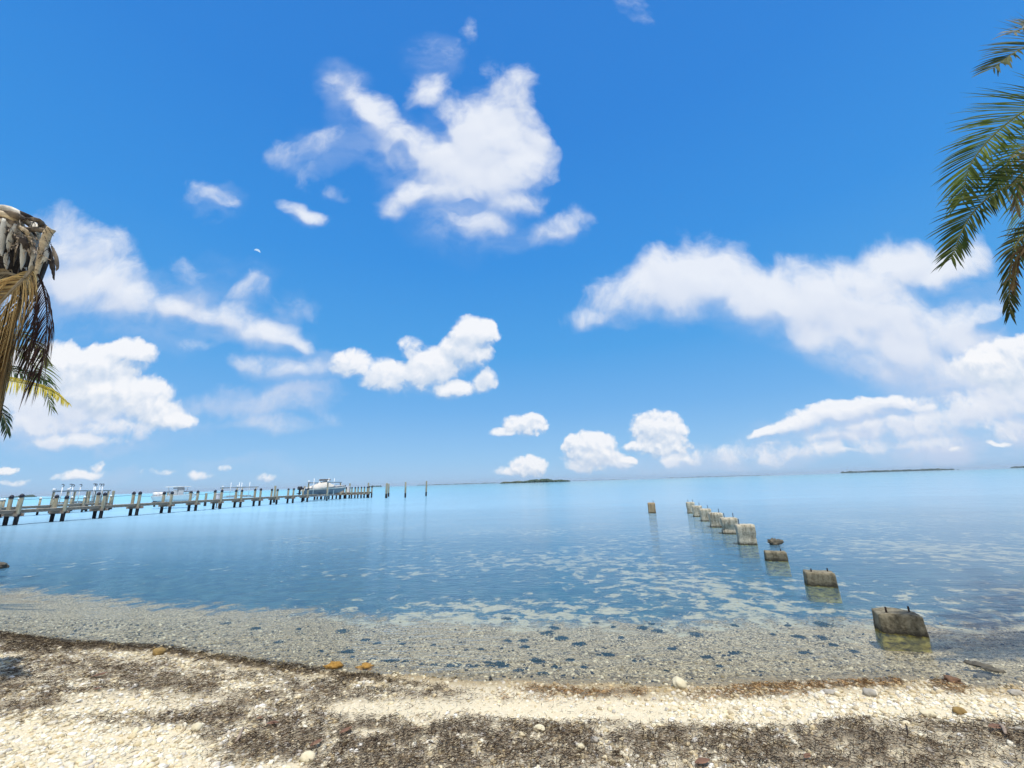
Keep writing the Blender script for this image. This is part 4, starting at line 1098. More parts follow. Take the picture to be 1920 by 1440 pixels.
rock('coral_rock', 1088, 1404, 20, PALER, 'yellowish oval stone on the seaweed, left below the round grey pebble', 'stone', .55, .7, 10, rot=.5)
rock('white_stone', 1010, 1370, 24, PALER, 'pale lump of coral on the upper rim of the seaweed band', 'stone', .5, .8, 11)
rock('grey_stone', 1555, 1300, 20, GREYR, 'bluish grey stone at the water edge in the brown weed', 'stone', .4, .8, 12)
rock('grey_stone', 1905, 1302, 26, GREYR, 'dark grey stone on the pebbles at the right edge', 'stone', .4, .6, 13)
rock('coral_rock', 1742, 1342, 26, PALER, 'white flattish coral stone on the right part of the beach', 'stone', .5, .8, 14)
rock('coral_rock', 368, 1368, 20, PALER, 'white coral chunk at the upper edge of the bottom left pebbles', 'stone', .7, .9, 15)
rock('coral_rock', 575, 1425, 26, PALER, 'white coral chunk on the seaweed near the bottom left corner pebbles', 'stone', .6, .8, 16)
rock('weed_clump', 625, 1253, 34, SPONGE, 'orange brown weed clump at the water edge left of centre', 'seaweed clump', .4, .6, 17, .8)
rock('weed_clump', 685, 1254, 26, SPONGE, 'smaller orange weed tuft right of the larger clump at the water edge', 'seaweed clump', .35, .6, 18, .8)
rock('weed_clump', 1788, 1279, 26, simple('red_weed', (.20, .11, .06), (.10, .06, .04), .95, 30), 'reddish brown weed clump at the water edge on the right', 'seaweed clump', .4, .6, 19, .8)
rock('weed_clump', 298, 1226, 22, OCHR, 'orange stone with weed on the dark tide line at left', 'stone', .6, .8, 20, .2)
rock('shore_rock', -6, 1066, 30, ROCK, 'dark rock cut by the left edge of the photo, awash', 'rock', .5, .8, 21, .3, 0.0)
def stick(px0, py0, px1, py1, r, label, mat=None):
    a, b = ground_at(px0, py0), ground_at(px1, py1); m = MB(); pts = []
    for k in range(6):
        u = k / 5; p = a.lerp(b, u); pts.append((p.x + math.sin(u * 5) * .006, p.y + math.cos(u * 4) * .006, gz(p.x, p.y) + r * 1.5 + .012 * (1 if k in (2, 3) else .4)))
    m.tube(pts, [r * .7, r, r * 1.1, r, r * .85, r * .5], 8); o = m.build('driftwood_stick', mat or WOOD, None, True); return tag(o, label, 'stick')
stick(440, 1398, 458, 1368, .011, 'brown flat stick lying upright in the seaweed at bottom left')
stick(360, 1243, 388, 1234, .007, 'thin dark twig on the pebbles near the left tide line', RUST)
stick(1878, 1364, 1888, 1383, .012, 'grey weathered stick on brown weed at the right edge')
stick(1895, 1372, 1935, 1376, .011, 'grey driftwood stick lying flat at the right edge', GREYR)
stick(760, 1372, 800, 1367, .006, 'pale thin stick across the middle of the seaweed band')
stick(1698, 1357, 1703, 1383, .004, 'thin upright twig in the brown weed right of centre', RUST)
def leafl(px, py, L, ang, label):
    p = ground_at(px, py); m = MB(); vs = []; n = 7
    for k in range(n):
        u = k / (n - 1); w = L * .24 * math.sin(math.pi * min(.97, max(.03, u))) ** .8; x = (u - .5) * L
        for sgn in (-1, 0, 1):
            X, Y = x, sgn * w; vs.append((p.x + X * math.cos(ang) - Y * math.sin(ang), p.y + X * math.sin(ang) + Y * math.cos(ang), p.z + .020 + .35 * w * abs(sgn) + .10 * L * (u - .5) ** 2 * 4 * .5))
    fs = []
    for k in range(n - 1):
        for j in range(2): fs.append((k * 3 + j, k * 3 + j + 1, k * 3 + 4 + j, k * 3 + 3 + j))
    m.add(vs, fs); o = m.build('dead_leaf', LEAFM, None, True); s_ = o.modifiers.new('thickness', 'SOLIDIFY'); s_.thickness = .0015
    tag(o, label, 'leaf')
leafl(186, 1270, .13, .9, 'upright curled brown sea grape leaf on the left beach')
leafl(182, 1296, .07, .2, 'small reddish leaf just below the curled leaf at left')
leafl(486, 1352, .06, .4, 'small orange leaf on the seaweed left of centre')
leafl(510, 1362, .10, .1, 'tan fallen leaf lying on dark seaweed near the brown stick')
leafl(592, 1400, .10, 1.0, 'pale tan leaf standing in seaweed near the bottom')
leafl(648, 1376, .11, .9, 'brown pointed leaf at the left of the seaweed band')
leafl(1318, 1436, .12, .3, 'rust brown leaf at the bottom edge right of centre')
leafl(1870, 1370, .13, .1, 'reddish brown leaf in the weed at the right edge')
leafl(1515, 1425, .08, .6, 'small brown leaf on the white pebbles at bottom right')

# ------------------------------------------------------------------ dark weed tufts on the shallow bed
TUFT = simple('dark_sea_grass', (.03, .055, .058), (.010, .024, .03), .9, 30)
TP = [(1205,1178,24),(1305,1190,30),(980,1202,22),(983,1214,22),(1040,1178,24),(1025,1188,34),(1085,1209,30),(1052,1198,28),(952,1203,20),(1135,1229,34),(1265,1218,24),(1070,1238,18),(1040,1252,22),(1010,1242,40),(970,1259,28),(930,1250,46),(915,1243,18),(885,1250,30),(845,1250,40),(815,1247,24),(790,1246,16),(757,1241,22),(730,1240,36),(697,1237,16),(660,1233,14),(645,1224,36),(682,1201,22),(706,1207,18),(755,1208,14),(812,1210,12),(902,1218,14),(642,1184,28),(1117,1168,14),(1222,1170,14),(1150,1176,12),(950,1160,22),(1096,1252,18),(1015,1266,34),(1235,1184,26),(1380,1225,28),(1328,1233,24),(1497,1194,24),(1565,1211,26),(1510,1225,24),(1310,1192,20),(1378,1173,18),(1477,1173,14),(1540,1196,26),(1600,1222,22),(1545,1172,40),(1450,1190,12),(1165,1196,16),(1190,1240,14),(560,1180,16),(520,1205,20),(475,1180,24),(420,1170,22),(600,1222,18),(1350,1250,16),(1430,1260,14),(1250,1258,12)]
proto = []
for k in range(4):
    r = np.random.default_rng(k + 5); m = MB()
    for _ in range(170):
        a = r.uniform(0, 6.283); q = r.uniform(0, 1) ** .5; x0, y0 = q * math.cos(a), q * math.sin(a) * .9
        h = (1.05 - q * .7) * r.uniform(.6, 1.1); dx, dy = r.normal(0, .10, 2); w = .15
        b_ = r.uniform(0, 3.14); cx, cy = math.cos(b_) * w, math.sin(b_) * w
        m.add([(x0 - cx, y0 - cy, 0), (x0 + cx, y0 + cy, 0), (x0 + cx * .8 + dx * .5, y0 + cy * .8 + dy * .5, h * .6), (x0 - cx * .8 + dx * .5, y0 - cy * .8 + dy * .5, h * .6), (x0 + dx, y0 + dy, h)], [(0, 1, 2, 3), (3, 2, 4)])
    m.v = [tuple(q) for q in m.v]; me = bpy.data.meshes.new('weed_tuft'); me.from_pydata(m.v, [], m.f); me.materials.append(TUFT); proto.append(me)
for i, (px, py, wpx) in enumerate(TP):
    p = ground_at(px, py); t_ = (p - EYE).dot(fw); w = wpx / FPX * t_ / 2 * 1.05
    o = bpy.data.objects.new('weed_tuft', proto[i % 4]); COL.objects.link(o); o.location = (p.x, p.y, gz(p.x, p.y) - .005)
    hz = min(.03, max(.008, -gz(p.x, p.y) * .35)); o.scale = (w, w * random.uniform(.7, 1.0), hz); o.rotation_euler = (0, 0, random.uniform(0, 6.28))
    tag(o, 'dark round tuft of sea weed on the pale gravel under the shallows', 'sea weed', 'dark weed tufts on the shallow sea bed')

# ------------------------------------------------------------------ far mangrove islands
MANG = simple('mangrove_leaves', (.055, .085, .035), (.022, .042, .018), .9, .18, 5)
MANG2 = simple('mangrove_sunlit', (.13, .13, .06), (.07, .085, .035), .9, .18, 5)  # lighter copy of the leaf material, sunlight put into its colour
MSAND = simple('island_shore', (.30, .27, .20), (.10, .10, .07), .9, .05, 4)
def island(name, px0, px1, ylev, dist, hfun, label, n, mats, seed, cat='island'):
    a, b = P(px0, ylev, 1), P(px1, ylev, 1)
    da, db = (a - EYE), (b - EYE); da.z = db.z = 0
    a = EYE + da * (dist / da.y); b = EYE + db * (dist / db.y); a.z = b.z = 0
    t = empty(name, (a + b) / 2, label, cat); r = np.random.default_rng(seed); L = (b - a).length; d = (b - a) / L; q = Vector((-d.y, d.x, 0))
    bv, bf = ICO2
    bag = {}
    for k in range(n):
        u = r.random(); h = hfun(u) * r.uniform(.55, 1.0); dep = r.normal(0, L * .035)
        if h <= 0: continue
        c = a + d * (u * L) + q * dep; R = max(h * r.uniform(.4, .62), .5)
        v = bv * (1 + (r.random((len(bv), 1)) - .5) * .45) * np.array([R * 1.5, R * 1.5, R]) + np.array([c.x, c.y, max(h - R, R * .5)])
        v[:, 2] = np.maximum(v[:, 2], -.3)
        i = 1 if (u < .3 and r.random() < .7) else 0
        bag.setdefault(i, MB()).add([tuple(w_) for w_ in v], [tuple(f) for f in bf])
    for i, m in bag.items(): m.build('foliage', mats[i], t, False)
    m = MB(); pts = [(a.x + d.x * L * u + q.x * L * .02, a.y + d.y * L * u + q.y * L * .02, 0) for u in np.linspace(.0, 1, 24)]
    m.tube([(p[0], p[1], -.25) for p in pts], [.4 + hfun(u) * .10 for u in np.linspace(0, 1, 24)], 8); m.build('shore', MSAND, t, True)
    return t
def h1f(u): return 9.5 * (min(1, u / .06) * min(1, (1 - u) / .015)) ** .6 * (.52 + .48 * math.exp(-((u - .58) / .17) ** 2) + .08 * math.sin(u * 31))
def flat(h): return lambda u: h * (min(1, u / .05) * min(1, (1 - u) / .05)) ** .5 * (.8 + .25 * math.sin(u * 17 + h) * math.sin(u * 41))
island('mangrove_island', 937, 1069, 900, 1150, h1f, 'low green mangrove island alone on the horizon left of centre', 420, (MANG, MANG2), 1)
island('far_island', 780, 942, 908, 3600, flat(7), 'thin dark strip of land on the horizon left of the mangrove island', 300, (MANG, MANG), 2)
island('far_island', 1068, 1180, 903, 4200, flat(4.5), 'faint low land just right of the mangrove island', 160, (MANG, MANG), 3)
island('far_island', 1250, 1455, 896, 4200, flat(7), 'long faint strip of land on the horizon under the heaped clouds', 240, (MANG, MANG), 4)
island('far_island', 1584, 1784, 886, 2600, flat(13), 'long flat dark island on the horizon at right', 420, (MANG, MANG), 5)
island('far_island', 1903, 1990, 877, 2600, flat(14), 'dark island cut by the right edge of the horizon', 160, (MANG, MANG), 6)
island('far_island', -40, 62, 931, 1500, lambda u: 1.2 + 8.5 * max(0, (u - .55) / .45) ** .8 * min(1, (1 - u) / .06), 'dark low headland on the horizon above the left dock piles', 260, (MANG, MANG), 7)
island('far_island', 690, 716, 911, 2600, flat(9), 'tiny dark islet on the horizon right of the dock end', 60, (MANG, MANG), 8)

# ------------------------------------------------------------------ the day moon
mp = P(482, 472, 1) - EYE; mp.normalize(); dist = 40000; R_ = dist * 5.2 / FPX * .82
c = EYE + mp * dist; sx, sy = ortho(mp)
mv = []; n = 24
mm_, nt, out = new_mat('moon_light'); e = nt.node('ShaderNodeEmission', {0: (.55, .74, .95, 1), 1: 1.0}); nt.l.new(e.outputs[0], out.inputs[0])
m = MB(); rings = []
lit_dir = (Vector((.25, 0, 1)) - mp * mp.dot(Vector((.25, 0, 1)))).normalized(); side = mp.cross(lit_dir)
for k in range(n + 1):
    a_ = -math.pi / 2 + math.pi * k / n
    o_ = c + (lit_dir * math.cos(a_) + side * math.sin(a_)) * R_; i_ = c + lit_dir * (math.cos(a_) * R_ * .25) + side * math.sin(a_) * R_
    rings.append([tuple(o_), tuple((o_ + i_) / 2 - mp * R_ * .4 * math.cos(a_)), tuple(i_), tuple((o_ + i_) / 2 + mp * R_ * .1)])
m.loft(rings, True, False); o = m.build('moon', mm_, None, True); tag(o, 'tiny pale daytime moon in the blue sky left of centre', 'moon')
# ------------------------------------------------------------------ coconut palms
GREEN = tint_mat('palm_leaf', .8, 0.0, 30, .25, .5)
BARK = simple('palm_bark', (.34, .29, .24), (.18, .15, .12), .9, 6, 5, .02, 14, stretch=(1, 1, 4))
BOOT = simple('dry_leaf_base', (.30, .24, .18), (.06, .05, .04), .8, 7, 5, .006, 30)
BRACT = simple('grey_bract', (.62, .62, .57), (.46, .45, .41), .7, 8, 4, .003, 40)
FIBRE = simple('dark_fibre', (.055, .045, .04), (.02, .018, .018), .95, 25, 5, .01, 60)
TWIG = simple('dry_twig', (.50, .42, .33), (.32, .26, .20), .85, 30)

def curve(pts, n):
    pts = [Vector(p) for p in pts]; out = []
    ext = [pts[0] * 2 - pts[1]] + pts + [pts[-1] * 2 - pts[-2]]
    for k in range(n + 1):
        u = k / n * (len(pts) - 1); i = min(int(u), len(pts) - 2); f = u - i
        a, b, c, d = ext[i:i + 4]
        out.append(.5 * ((2 * b) + (c - a) * f + (2 * a - 5 * b + 4 * c - d) * f * f + (3 * b - a - 3 * c + d) * f ** 3))
    return out

def frond(parent, pts, nleaf, Lmax, c_lo, c_hi, droop=.5, width=.022, name='frond', bare=.12, spread=.9, up_hint=None, ragged=.12, stem=.022, stemc=(.30, .28, .12), skip=0.0, sides=(1, -1), seed=0, kink=0.0, tipl=.35, limp=0.0):
    r = np.random.default_rng(seed + 900)
    path = curve(pts, 60); V = []; F = []; C = []
    n = len(path); rad = [max(.0035, stem * (1 - .85 * i / n)) for i in range(n)]
    m = MB(); m.tube(path, rad, 6)
    V += m.v; F += [f for f in m.f]; C += [stemc] * len(m.v)
    lens = [0]
    for i in range(1, n): lens.append(lens[-1] + (path[i] - path[i - 1]).length)
    tot = lens[-1]
    for k in range(nleaf):
        u = bare + (1 - bare) * (k + .5) / nleaf; s = u * tot
        i = min(np.searchsorted(lens, s), n - 1); i = max(i, 1)
        p = path[i - 1].lerp(path[i], (s - lens[i - 1]) / max(1e-6, lens[i] - lens[i - 1]))
        tg = (path[min(i + 1, n - 1)] - path[max(i - 2, 0)]).normalized()
        uh = Vector(up_hint) if up_hint is not None else Vector((0, 0, 1))
        sd = tg.cross(uh); sd = sd.normalized() if sd.length > 1e-3 else Vector((1, 0, 0))
        nm = sd.cross(tg).normalized()
        prof = min(1, (.35 + 2.6 * (u - bare))) * (1 if u < .55 else 1 - (1 - tipl) * ((u - .55) / .45) ** 1.3)
        for sg in sides:
            if r.random() < skip: continue
            L = Lmax * prof * (1 + r.normal(0, ragged)); L = max(L, .05)
            fw_ang = spread * (1 - .55 * u) + r.normal(0, .07)
            d = (sd * (sg * math.sin(fw_ang)) + tg * math.cos(fw_ang) + nm * (.22 + r.normal(0, .08))).normalized()
            w = width * (.75 + .5 * r.random()); q = p.copy(); segs = 5; quad = []
            cc = np.array(c_lo) + (np.array(c_hi) - np.array(c_lo)) * r.random() ** 1.2
            bl = len(V)
            for j in range(segs + 1):
                v_ = j / segs; ww = w * (.55 + .9 * v_) if v_ < .35 else w * (1 - ((v_ - .35) / .65) ** 1.6 * .97)
                wd = d.cross(nm); wd = wd.normalized() if wd.length > 1e-3 else sd
                wd = (wd + nm * .35 * sg).normalized()
                V += [tuple(q + wd * ww * .5), tuple(q - wd * ww * .5)]; C += [tuple(cc)] * 2
                d = (d + Vector((0, 0, -1)) * (droop * (.10 + .34 * v_ + limp)) + Vector(r.normal(0, kink, 3)) * (1 if kink else 0)).normalized()
                q = q + d * (L / segs)
            for j in range(segs): F.append((bl + j * 2, bl + j * 2 + 1, bl + j * 2 + 3, bl + j * 2 + 2))
    me = bpy.data.meshes.new(name); me.from_pydata([tuple(v) for v in V], [], F); me.update()
    at = me.attributes.new('tint', 'FLOAT_COLOR', 'POINT'); cc = np.ones((len(V), 4), np.float32); cc[:, :3] = np.array(C); at.data.foreach_set('color', cc.ravel())
    me.materials.append(GREEN); o = bpy.data.objects.new(name, me); COL.objects.link(o)
    o.parent = parent; o.matrix_parent_inverse = parent_world(parent).inverted(); return o

def trunk(parent, a, b, r0_, r1_, bend=(0, 0)):
    pts = []; rad = []; a = Vector(a); b = Vector(b); n = 60
    for k in range(n + 1):
        u = k / n; p = a.lerp(b, u); f = math.sin(math.pi * u); pts.append(p + Vector((bend[0] * f, bend[1] * f, 0)))
        rad.append((r0_ * (1 + .5 * max(0, 1 - u * 9)) * (1 - u) + r1_ * u) * (1 + .05 * (k % 2)))
    m = MB(); m.tube(pts, rad, 14); return m.build('trunk', BARK, parent, True)

# ---- right palm: crown just outside the frame, fronds hang into it
cr = P(2190, 290, 5.6); base = Vector((cr.x + 1.3, cr.y - .4, gz(cr.x + 1.3, cr.y - .4) - .05))
rp = empty('coconut_palm', base, 'green coconut palm whose fronds hang in from the right edge', 'palm tree')
trunk(rp, base, cr - Vector((0, 0, .1)), .17, .12, (.25, .1))
m = MB(); m.tube([cr - Vector((0, 0, .45)), cr - Vector((0, 0, .1)), cr + Vector((0, 0, .35))], [.15, .2, .1], 10); m.build('crown_shaft', FIBRE, rp, True)
GL, GH = (.05, .085, .02), (.24, .30, .06)
frond(rp, [cr, P(2060, 190, 5.5), P(1955, 195, 5.4), P(1880, 238, 5.35), P(1822, 305, 5.3), P(1803, 376, 5.25)], 116, 0.77, GL, GH, 0.25, .022, seed=1, up_hint=(-.75, -.62, .12), spread=1.05, stemc=(.22, .24, .08))
frond(rp, [cr, P(2060, 290, 5.2), P(1940, 330, 5.1), P(1865, 362, 5.05), P(1815, 412, 5.0), P(1783, 486, 4.95)], 122, 0.70, (.035, .06, .015), (.15, .17, .04), 0.25, .022, seed=2, up_hint=(-.75, -.62, .12), spread=1.0, stemc=(.26, .26, .09))
frond(rp, [cr, P(2080, 120, 5.3), P(1980, 78, 5.1), P(1915, 92, 5.0), P(1862, 128, 4.95)], 110, .78, (.05, .075, .03), (.24, .26, .13), 0.25, .022, seed=3, up_hint=(-.75, -.62, .12), spread=1.0)
frond(rp, [cr, P(2070, 60, 4.8), P(1985, 48, 4.6), P(1925, 52, 4.55), P(1900, 62, 4.5)], 79, .62, (.20, .20, .13), (.40, .38, .28), 0.27, .022, seed=4, up_hint=(-.75, -.62, .12), spread=.9)
frond(rp, [cr, P(2050, 380, 4.9), P(1958, 420, 4.8), P(1908, 455, 4.75), P(1893, 520, 4.7), P(1894, 588, 4.7)], 96, 0.45, (.030, .045, .016), (.16, .15, .05), 0.36, .022, seed=5, up_hint=(-.75, -.62, .12), spread=.8)
frond(rp, [cr, P(2060, 400, 4.7), P(1985, 440, 4.6), P(1918, 470, 4.6), P(1898, 545, 4.6)], 74, 0.33, (.10, .06, .03), (.28, .19, .09), 0.41, .022, seed=6, up_hint=(-.75, -.62, .12), spread=.7, skip=.25, kink=.12)
frond(rp, [cr, P(2040, 250, 5.9), P(1950, 285, 5.8), P(1915, 330, 5.8), P(1905, 395, 5.8)], 66, 0.53, (.14, .09, .04), (.42, .33, .17), 0.41, .022, seed=7, up_hint=(-.75, -.62, .12), spread=.6, skip=.1)
frond(rp, [cr, P(2050, 260, 6.3), P(1960, 260, 6.3), P(1900, 290, 6.2), P(1868, 352, 6.2)], 98, 0.64, GL, GH, 0.27, .022, seed=8, up_hint=(-.75, -.62, .12), spread=1.0)
for k, (dx, dy, dz) in enumerate(((2.2, .9, .9), (1.6, -1.4, 1.3), (.9, 2.0, 1.0), (2.4, -.4, .2), (.4, .9, 2.2), (1.4, 1.9, -.2))):     # the rest of its crown, out of the photo
    frond(rp, [cr, cr + Vector((dx * .5, dy * .5, dz * .7 + .5)), cr + Vector((dx, dy, dz * .8 + .2)), cr + Vector((dx * 1.35, dy * 1.35, dz * .5 - .6))], 54, .7, GL, GH, .55, .022, seed=20 + k)

# ---- left palm: a cut, dying head with hanging dead fronds
hd_c = P(-2, 478, 4.6); base = Vector((hd_c.x - .9, hd_c.y + .25, gz(hd_c.x - .9, hd_c.y + .25) - .05))
lp = empty('dying_palm', base, 'dying palm with dry brown head and dead fronds hanging down at the left edge', 'palm tree')
trunk(lp, base, P(-8, 500, 4.6), .19, .16, (-.2, 0))
px_m = 4.6 / FPX                                          # metres per photo pixel at the head
m = MB(); m.tube([P(2, 545, 4.6), P(2, 520, 4.6), P(4, 480, 4.6), P(6, 440, 4.6), P(6, 412, 4.6)], [42 * px_m, 50 * px_m, 58 * px_m, 52 * px_m, 22 * px_m], 16); m.build('fibre_head', FIBRE, lp, True)
def strap(parent, pts, w, name, mat, thick=.008, cup=.3, taper=(1.0, .1), seed=0, twist=0.0):
    path = curve(pts, 14); vs = []; fs = []; r = np.random.default_rng(seed); n = len(path)
    for i, p in enumerate(path):
        u = i / (n - 1); tg = (path[min(i + 1, n - 1)] - path[max(i - 1, 0)]).normalized()
        vw = (p - EYE).normalized(); sd = tg.cross(vw); sd = sd.normalized() if sd.length > 1e-3 else Vector((1, 0, 0)); nm = sd.cross(tg)
        a = twist + u * .6; sd, nm = sd * math.cos(a) + nm * math.sin(a), nm * math.cos(a) - sd * math.sin(a)
        ww = w * (taper[0] + (1 - taper[0]) * math.sin(min(1, u * 2.2) * math.pi / 2)) * (1 if u < .45 else 1 - (1 - taper[1]) * ((u - .45) / .55) ** 1.5) * .5
        for j in range(5):
            q = (j - 2) / 2; vs.append(p + sd * (ww * q) - nm * (cup * ww * (1 - q * q)) + Vector(r.normal(0, .0015, 3)))
    for i in range(n - 1):
        for j in range(4): fs.append((i * 5 + j, i * 5 + j + 1, i * 5 + 6 + j, i * 5 + 5 + j))
    m = MB(); m.add(vs, fs); o = m.build(name, mat, parent, True); s_ = o.modifiers.new('thickness', 'SOLIDIFY'); s_.thickness = thick; return o
D = 4.35
# old leaf bases arching over the head
BO = [([(-50,405),(-10,392),(20,394),(48,410),(62,432)], 30), ([(-40,418),(0,402),(30,404),(58,424),(70,452)], 26), ([(-60,412),(-20,398),(25,408),(44,428),(48,452)], 24),
      ([(-30,400),(10,391),(45,402),(72,416),(84,420)], 20), ([(-40,432),(-10,414),(14,412),(30,424),(38,446)], 26), ([(30,408),(56,416),(66,428),(72,448),(68,480)], 26),
      ([(70,412),(84,424),(88,440),(80,462),(72,500),(66,540)], 20), ([(-20,440),(20,424),(44,430),(56,446),(60,478)], 18), ([(-60,440),(-30,420),(-6,420),(8,436),(10,470)], 24),
      ([(44,412),(70,412),(78,424),(70,436),(62,432)], 22), ([(50,430),(62,446),(64,474),(58,505),(50,540)], 16)]
rb = np.random.default_rng(12)
BO2 = list(BO)
for k in range(14):                                       # many narrow old leaf bases
    x0 = rb.uniform(-60, 10); y0 = rb.uniform(398, 440); x1 = rb.uniform(30, 92); y1 = y0 + rb.uniform(0, 70); dr = rb.uniform(20, 80)
    BO2.append(([(x0, y0 + 12), ((x0 + x1) / 2 - 8, y0 - 4 + rb.uniform(0, 14)), (x1 - 6, (y0 + y1) / 2), (x1, y1), (x1 - 3 + rb.uniform(-8, 6), y1 + dr)], rb.uniform(9, 22)))
BOOTS = [BOOT, simple('tan_leaf_base', (.66, .55, .38), (.36, .28, .19), .8, 9, 5, .006, 30, stretch=(1, 1, 5)), simple('dark_leaf_base', (.08, .065, .055), (.03, .025, .025), .9, 9, 5, .006, 30), simple('bleached_leaf_base', (.74, .70, .60), (.46, .42, .35), .8, 9, 5, .005, 30)]
for k, (pp, w) in enumerate(BO2):
    strap(lp, [P(x, y, D + .10 + rb.uniform(-.16, .16) + .03 * abs(i - 2)) for i, (x, y) in enumerate(pp)], w * (.42 if k < 11 else .5) * px_m, 'leaf_base', BOOTS[(3, 0, 1, 2, 0)[k % 5] if k < 11 else (2, 2, 0, 2, 3)[k % 5]], .005, .3, (.3, .1), k, rb.uniform(-.7, .7))
# broken stub with torn top on the right
strap(lp, [P(97, 428, D), P(90, 436, D), P(84, 452, D), P(78, 475, D), P(70, 505, D), P(62, 545, D + .05)], 11.5 * px_m, 'broken_stalk', BOOTS[1], .005, .5, (1.0, .35), 41, .1)
# hanging grey spathes
for k, (pp, w) in enumerate([([(8,410),(4,440),(2,465),(3,480)], 17), ([(29,420),(22,440),(16,460),(16,472)], 14), ([(42,444),(44,465),(42,490),(39,506)], 13), ([(86,464),(87,476),(82,488),(75,493)], 11), ([(12,474),(12,490),(12,505)], 12),
                            ([(97,462),(104,480),(107,500),(105,508)], 9), ([(88,452),(94,480),(99,505),(101,525)], 12), ([(84,480),(80,500),(75,520)], 10)]):
    strap(lp, [P(x, y, D - .06 + .02 * k) for x, y in pp], w * .6 * px_m, 'spathe', BRACT if k < 6 and k != 5 else (BOOT if k == 5 else FIBRE), .004, .4, (.3, .08), 60 + k, .15 * math.sin(k * 3))
# dry fruit stalks
r = np.random.default_rng(3)
for k in range(3):
    m = MB(); x0, y0 = ((22, 425), (40, 440), (58, 455))[k]
    for q in range(9):
        x, y = x0 + r.normal(0, 3), y0 + r.normal(0, 3); pts = []
        vx, vy = r.normal(0, 4), r.uniform(2, 7)
        for s_ in range(5): pts.append(P(x, y, D - .02 + .03 * r.normal())); x += vx; y += vy; vx += r.normal(0, 3.2); vy += r.normal(0, 2.5)
        m.tube(curve(pts, 10), .003, 4)
        for s_ in range(3):
            c_ = pts[1 + s_]; bv, bf = ICO1; m.add([(c_.x + a * .009, c_.y + b * .009, c_.z + c * .009) for a, b, c in bv], [tuple(f) for f in bf])
    m.build('fruit_stalk', TWIG, lp, True)
# frayed fibres round the head
rf = np.random.default_rng(8)
for nm, mt, cnt in (('dry_fibre', TWIG, 12), ('dry_fibre', FIBRE, 60)):
    m = MB()
    for q in range(cnt):
        x = rf.uniform(-20, 96); y = 398 + abs(x - 30) * .35 + rf.uniform(0, 80); pts = []; vx, vy = rf.normal(1, 3), rf.uniform(2, 7)
        for s_ in range(4): pts.append(P(x, y, D + rf.uniform(-.1, .1))); x += vx; y += vy; vx += rf.normal(0, 2.5); vy += rf.uniform(0, 4)
        m.tube(curve(pts, 8), .0028, 4)
    m.build(nm, mt, lp, True)
# dead fronds
DL, DH = (.13, .075, .032), (.48, .34, .15)
frond(lp, [P(64, 500, D), P(48, 520, D - .05), P(22, 545, D - .1), P(-8, 580, D - .12), P(-35, 640, D - .1)], 92, .98, (.30, .18, .07), (.80, .60, .27), 1.0, .012, 'dead_frond', .04, 1.25, seed=31, stem=.026, stemc=(.44, .38, .28), ragged=.06, tipl=.8, limp=.25, up_hint=(.2, -1, .3))
frond(lp, [P(58, 500, D + .1), P(50, 540, D + .1), P(34, 590, D + .1), P(14, 650, D + .1), P(-2, 730, D + .1)], 100, .75, (.16, .095, .045), (.58, .41, .19), 1.2, .012, 'dead_frond', .05, .9, seed=32, stem=.02, stemc=(.36, .28, .18), ragged=.1, tipl=.7, limp=.3, up_hint=(.2, -1, .3))
frond(lp, [P(66, 505, D + .02), P(78, 530, D), P(86, 565, D), P(88, 610, D), P(82, 660, D), P(72, 705, D)], 46, .46, (.035, .020, .022), (.12, .075, .06), 1.3, .010, 'dead_frond', .08, .7, seed=33, stem=.010, stemc=(.09, .06, .05), ragged=.2, tipl=.8, limp=.25, skip=.1, up_hint=(.3, -1, .3))
frond(lp, [P(66, 515, D + .05), P(68, 545, D + .05), P(66, 590, D + .05), P(58, 640, D + .05), P(48, 690, D + .05)], 40, .42, (.05, .03, .025), (.15, .10, .07), 1.3, .010, 'dead_frond', .1, .6, seed=34, stem=.009, stemc=(.10, .07, .05), ragged=.2, limp=.25, skip=.15, up_hint=(.3, -1, .3))
frond(lp, [P(34, 518, D + .02), P(10, 512, D), P(-20, 522, D), P(-60, 560, D)], 40, .5, (.28, .20, .11), (.55, .42, .24), 1.2, .015, 'dead_frond', .08, 1.1, seed=35, stem=.018, stemc=(.5, .42, .3), limp=.3, up_hint=(.1, -1, .3))
frond(lp, [P(40, 560, D + .15), P(26, 610, D + .15), P(14, 680, D + .15), P(2, 770, D + .15)], 70, .55, (.07, .045, .025), (.26, .17, .09), 1.3, .018, 'dead_frond', .05, .7, seed=36, stem=.018, stemc=(.22, .16, .10), limp=.4, up_hint=(.2, -1, .3))
frond(lp, [P(20, 600, D + .18), P(6, 660, D + .18), P(-8, 720, D + .18), P(-20, 790, D + .18)], 60, .5, (.06, .035, .025), (.20, .13, .08), 1.3, .018, 'dead_frond', .05, .6, seed=37, stem=.018, stemc=(.2, .14, .10), limp=.4, up_hint=(.2, -1, .3))

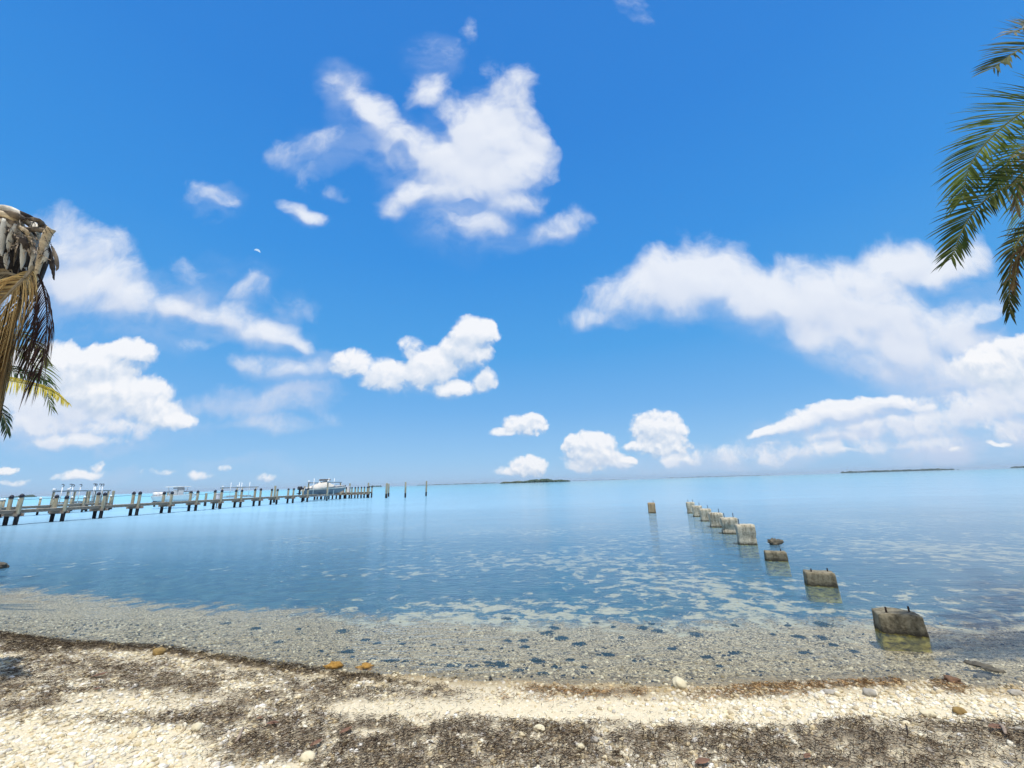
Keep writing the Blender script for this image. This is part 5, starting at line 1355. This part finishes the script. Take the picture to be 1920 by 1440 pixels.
# ---- living palm behind it, mostly hidden
cr = P(-95, 690, 8.2); base = Vector((cr.x - .6, cr.y + .2, gz(cr.x - .6, cr.y + .2) - .05))
gp = empty('coconut_palm', base, 'living palm with yellow green fronds behind the dying palm at left', 'palm tree')
trunk(gp, base, cr - Vector((0, 0, .1)), .16, .12, (-.15, 0))
frond(gp, [cr, P(-40, 702, 8.1), P(10, 712, 8.0), P(62, 722, 7.9), P(100, 735, 7.85), P(128, 757, 7.8)], 90, .36, (.46, .38, .05), (.88, .72, .16), 1.2, .016, up_hint=(.7, -.66, .15), seed=51, spread=.8, stemc=(.5, .45, .12))
frond(gp, [cr, P(-40, 655, 8.3), P(5, 628, 8.3), P(45, 632, 8.2), P(75, 655, 8.2), P(92, 682, 8.2)], 62, .44, (.07, .09, .03), (.32, .32, .10), 1.0, .018, up_hint=(.7, -.66, .15), seed=52, spread=.9)
frond(gp, [cr, P(-40, 690, 8.5), P(0, 692, 8.4), P(45, 700, 8.4), P(88, 716, 8.4)], 58, .40, (.02, .05, .02), (.09, .15, .05), 1.0, .018, up_hint=(.7, -.66, .15), seed=53, spread=.9)
frond(gp, [cr, P(-60, 725, 8.0), P(-25, 752, 7.9), P(5, 778, 7.85), P(14, 812, 7.8)], 56, .42, (.02, .04, .03), (.07, .12, .06), 1.0, .018, up_hint=(.7, -.66, .15), seed=54, spread=.8)
for k, (dx, dy, dz) in enumerate(((-1.8, .6, .6), (-1.2, -1.4, .6), (-.4, 1.8, .4), (-1.7, .2, -.4), (-.3, .4, 1.6))):
    frond(gp, [cr, cr + Vector((dx * .5, dy * .5, dz * .7 + .5)), cr + Vector((dx, dy, dz * .8 + .2)), cr + Vector((dx * 1.35, dy * 1.35, dz * .5 - .6))], 50, .6, GL, GH, .6, .022, seed=60 + k)

# ------------------------------------------------------------------ the sea air
hm, nt, out = new_mat('sea_haze')
pv_ = nt.node('ShaderNodeVolumePrincipled', {'Color': (.80, .90, 1.0, 1), 'Density': .00009, 'Anisotropy': .2}); nt.l.new(pv_.outputs[0], out.inputs['Volume'])
m = MB(); m.box((0, 3000, 18), 18600, 14000, 50)
hz_ = m.build('haze', hm, None, False, origin=(0, 3000, -7)); hz_['kind'] = 'stuff'; hz_['label'] = 'thin pale sea haze over the bay'
SC.cycles.volume_bounces = 0
